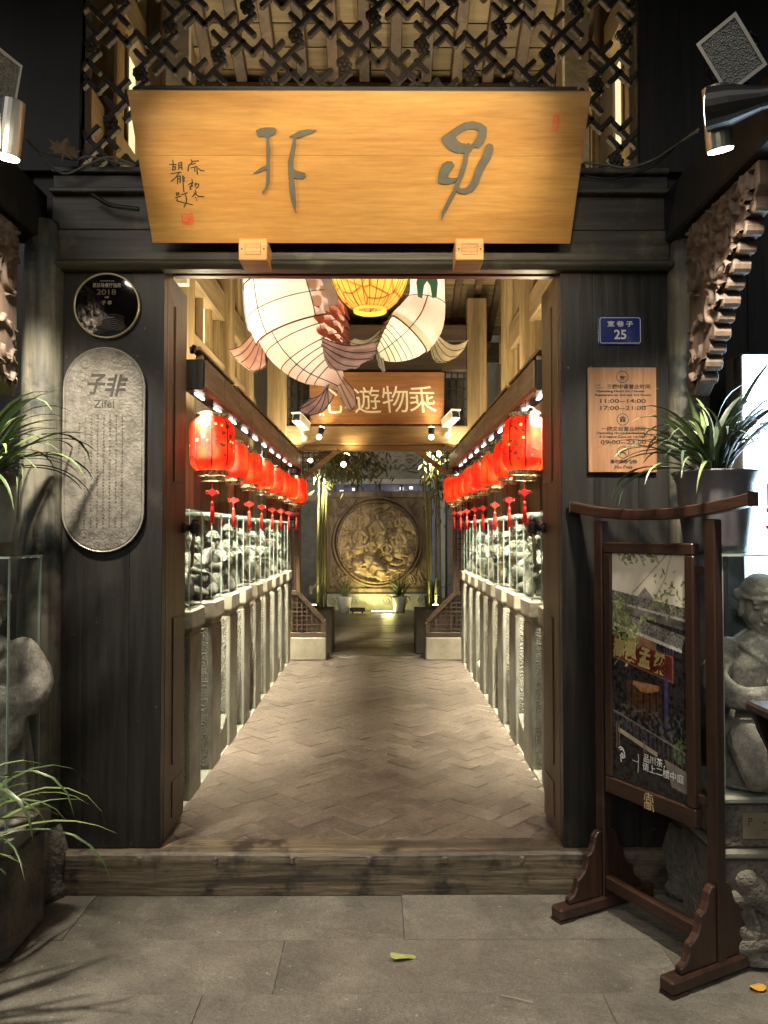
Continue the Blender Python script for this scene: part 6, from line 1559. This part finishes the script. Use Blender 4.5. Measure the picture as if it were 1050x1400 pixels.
rs += [([(-.16, -.30), (-.02, -.42), (.08, -.50)], .13, .10, 1.25), ([(.06, -.55), (.12, -.57)], .085, .06, 1.3), ([(-.12, -.44), (-.14, -.58)], .045, .03, 1.2), ([(.02, -.52), (-.03, -.64)], .04, .03, 1.2), ([(-.42, -.38), (-.30, -.42), (-.22, -.40)], .07, .05, 1.0), ([(.28, -.40), (.40, -.42), (.50, -.38)], .05, .04, 1.0), ([(.24, -.50), (.36, -.53), (.46, -.50)], .05, .03, 1.0)]
rel = relief(rs, rad * 2, rad * 2, 170, 170, .13, mask=lambda P: np.hypot(P[:, 0], P[:, 1]) < rad + .01, base=carve_base, post=lambda P: .22 * np.abs(vnoise(P + np.stack([vnoise(P, 5, 8), vnoise(P, 5, 9)], 1) * .2, 11, 10) - .5) * 2 + .08 * vnoise(P, 26, 11)); rel.v = [(cx + v[0], SY - .012 - v[2], rz + v[1]) for v in rel.v]; rel.part('figure_relief', CARVL, scr, smooth=True)
for sx in (-1, 1):
    for sz in (-1, 1):
        q = scrolls(40 + sx + 3 * sz, 14, .34, .34, (.015, .03), (.1, .22)); rl = relief(q, .36, .36, 40, 40, .035); ox, oz = cx + sx * (sw - .28), rz + sz * (z1 - .1 - rz - .20 if sz > 0 else rz - z0 - .30)
        rl.v = [(ox + v[0], SY - .004 - v[2], oz + v[1]) for v in rl.v]; rl.part('corner_carving', CARV, scr, smooth=True)
g = G(); g.box(cx - sw - .05, cx + sw + .05, SY - .10, SY + .16, FZ - .01, z0 - .02); g.part('stone_base', STONE, scr, bevel=.012)
q = []
for k in range(6):
    x = -.82 + k * .33; q.append(([(x + .10 * (1 - i / 26) * math.cos(i * .45), .02 + .09 * (1 - i / 26) * math.sin(i * .45)) for i in range(24)], .02, .012, 1.0))
rl = relief(q, 1.98, .26, 180, 26, .03); rl.v = [(cx + v[0], SY - .102 - v[2], FZ + .16 + v[1]) for v in rl.v]; rl.part('base_carving', STONE, scr, smooth=True)
# flanking pots, the flood lamp and light bar on the floor
def smallpot(px, m, lab, seed, potm):
    c = at(px, 826, SY - .5); q = thing('potted_grass', lab, 'plant', (c.x, SY - .55, FZ), group='grass pots by the carved screen')
    g = G(); g.lathe([(0, 0), (.095, 0), (.13, .27), (.135, .30), (.115, .30), (.10, .27), (0, .27)], 20); g.part('pot', potm, q, smooth=True, local=True)
    for lv in leafset(seed, 44, (.28, .60), (0, 360), .012, [m], r=.06, el=(.8, 1.45), dr=(.6, 2.0)):
        g = G(); strap_leaf(g, (lv[0], lv[1], .27), *lv[2:7], 6); g.part('leaf', m, q, smooth=True, local=True)
smallpot(471, mk('lime_leaf', (.14, .19, .05), (.26, .30, .09), 9, rough=.5), 'pale grass in a white pot left of the floor flood lamp', 51, WHITEP)
smallpot(546, LEAF, 'dark green grass in a grey pot right of the floor flood lamp', 52, mk('grey_pot', (.25, .25, .24), (.33, .33, .31), 8, rough=.5))
smallpot(590, LEAF, 'dark grass clump beside the right bamboo planter', 53, PLNT)
YG = (1.0, .86, .30)
c = at(489, 827, SY - .62); fl = thing('floor_floodlight', 'black flood lamp on the floor shining up at the carved screen', 'lamp', (c.x, SY - .62, FZ))
g = G(); g.box(-.14, .14, -.045, .045, .03, .10); g.part('body', BLACKM, fl, local=True, bevel=.006)
g = G(); g.box(-.12, .12, .046, .050, .04, .092); g.part('lens', emat('yellow_green_lens', YG, 12), fl, local=True)
g = G(); g.box(-.10, -.07, -.03, .03, 0, .03); g.box(.07, .10, -.03, .03, 0, .03); g.part('foot', BLACKM, fl, local=True)
lamp('SPOT', 'flood_light', fl, (c.x + .15, SY - .54, FZ + .10), 26, YG, (cx + .05, SY, FZ + .9), .06, 120, .8)
c2 = at(530, 831, SY - .6); lbr = thing('floor_light_bar', 'thin white light bar lying on the floor before the carved screen', 'lamp', (c2.x, SY - .60, FZ))
g = G(); g.box(-.30, .26, -.02, .02, .0, .03); g.part('casing', SILVER, lbr, local=True)
g = G(); g.box(-.29, .25, -.016, .016, .0305, .034); g.part('diffuser', emat('bar_diffuser', (1.0, .98, .72), 8), lbr, local=True)
lamp('POINT', 'bar_light', lbr, (c2.x, SY - .56, FZ + .08), 6, YG, None, .1)
# uplights in the bamboo planters
for s, x in ((-1, -.80), (1, .66)):
    t = thing('bamboo_uplight', 'small uplight among the %s bamboo stems' % ('left' if s < 0 else 'right'), 'lamp', (x, EY + .28, FZ + .52), group='bamboo uplights')
    g = G(); g.tube([(0, 0, 0), (0, 0, .06)], [.03, .04], 12); g.part('housing', BLACKM, t, local=True)
    g = G(); g.tube([(0, 0, .061), (0, 0, .064)], [.035, .035], 12); g.part('lens', emat('uplight_lens_%d' % s, (.95, 1, .5), 10), t, local=True)
    lamp('SPOT', 'uplight', t, (x, EY + .28, FZ + .60), 6, (1.0, .93, .55), (x + .05, EY + .6, 3.2), .03, 90, .8)
g = G(); p0 = at(425, 812, EY + .2); g.bar(p0, at(427, 812, EY + .2) + Vector((-.02, 0, .1)), .03, .03); g.bar(at(425, 806, EY + .2), at(435, 797, EY + .2), .03, .03)
tag(g.part('white_bracket', WHITEP, None), 'bent white bracket sticking out of the left bamboo planter', 'bracket')
# back wall of the courtyard with carved frieze, white frame and dark windows
WY = 17.2 - 3.45; kW = 17.2 / 1050
COURTST = mk('courtyard_wall_stone', (.24, .22, .17), (.34, .31, .24), 7, rough=.8, bump=.3, bscale=30)
bw_ = thing('courtyard_wall', 'stone courtyard wall with carved frieze and a white framed window band', 'wall', (0, WY, FZ))
X0w, X1w = at(446, 700, WY).x, at(598, 700, WY).x
g = G(); g.box(-7, 7, WY, WY + .3, at(0, 657, WY).z, 6.2); g.part('upper_wall', COURTST, bw_)
g = G(); g.box(-7, X0w - .02, WY, WY + .3, FZ, at(0, 658, WY).z - .002); g.part('side_wall', COURTST, bw_); g = G(); g.box(X1w + .22, 7, WY, WY + .3, FZ, at(0, 658, WY).z - .002); g.part('side_wall', COURTST, bw_)
q = scrolls(77, 60, 2.6, .55, (.02, .04), (.12, .4)); 
for k in range(9):
    x = -1.1 + k * .28; q.append(([(x + .14 * (1 - i / 30) * math.cos(i * .42), .14 * (1 - i / 30) * math.sin(i * .42)) for i in range(28)], .025, .015, 1.0))
rl = relief(q, 2.7, .66, 200, 50, .05); zc = at(0, 634, WY).z; xc = at(524, 634, WY).x; rl.v = [(xc + v[0], WY - .004 - v[2], zc + v[1]) for v in rl.v]; rl.part('carved_frieze', COURTST, bw_, smooth=True)
WF = mk('white_window_frame', (.55, .53, .46), (.62, .60, .53), 8, rough=.6)
zt, zb_ = at(0, 655, WY).z, at(0, 662, WY).z
g = G(); g.box(X0w - .05, X1w - .18, WY - .05, WY + .1, zb_, zt); g.part('frame_head', WF, bw_, bevel=.01)
g = G(); g.box(X1w - .18, X1w - .06, WY - .05, WY + .1, at(0, 676, WY).z, zt); g.part('frame_step', WF, bw_, bevel=.01)
g = G(); g.box(X1w - .06, X1w + .17, WY - .05, WY + .1, at(0, 677, WY).z, at(0, 671, WY).z); g.part('frame_step', WF, bw_, bevel=.01)
g = G(); g.box(X1w + .07, X1w + .17, WY - .048, WY + .1, FZ, at(0, 677, WY).z - .002); g.part('frame_jamb', WF, bw_, bevel=.01)
g = G(); g.box(X0w - .05, X0w + .06, WY - .048, WY + .1, at(0, 690, WY).z, zb_ - .002); g.part('frame_jamb', WF, bw_, bevel=.01)
NIGHTG = mk('night_window_glass', (.05, .05, .075), (.16, .16, .21), 5, rough=.12, emit=(.30, .32, .45), estr=.07)
g = G(); g.box(X0w + .06, X1w + .07, WY + .10, WY + .12, FZ, zb_ - .001); g.part('window_glass', NIGHTG, bw_)
for i in range(5):
    x = X0w + .2 + i * (X1w - X0w) / 5; g = G(); g.box(x - .025, x + .025, WY + .06, WY + .098, FZ, zb_ - .002); g.part('window_mullion', mk('dark_mullion', (.04, .04, .06), (.06, .06, .08), 8), bw_)
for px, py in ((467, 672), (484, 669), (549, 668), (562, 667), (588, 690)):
    c = at(px, py, WY + .095); g = G(); g.box(c.x - .04, c.x + .04, WY + .090, WY + .0985, c.z - .03, c.z + .03); g.part('painted_reflection', emat('reflection_glow_%d' % px, (.8, .85, 1), .9), bw_)  # small glowing patches stand in for reflections on the window glass
# dark timber wings of the courtyard to either side of the screen
for s, (x0, x1) in ((-1, (-4.5, cx - sw - .55)), (1, (cx + sw + .62, 4.5))):
    g = G(); g.box(x0, x1, SY + .6, SY + .75, FZ, 1.75); tag(g.part('courtyard_fence', BROWNW, None), 'dark board fence at the %s behind the carved screen' % ('left' if s < 0 else 'right'), 'fence', 'courtyard fences')
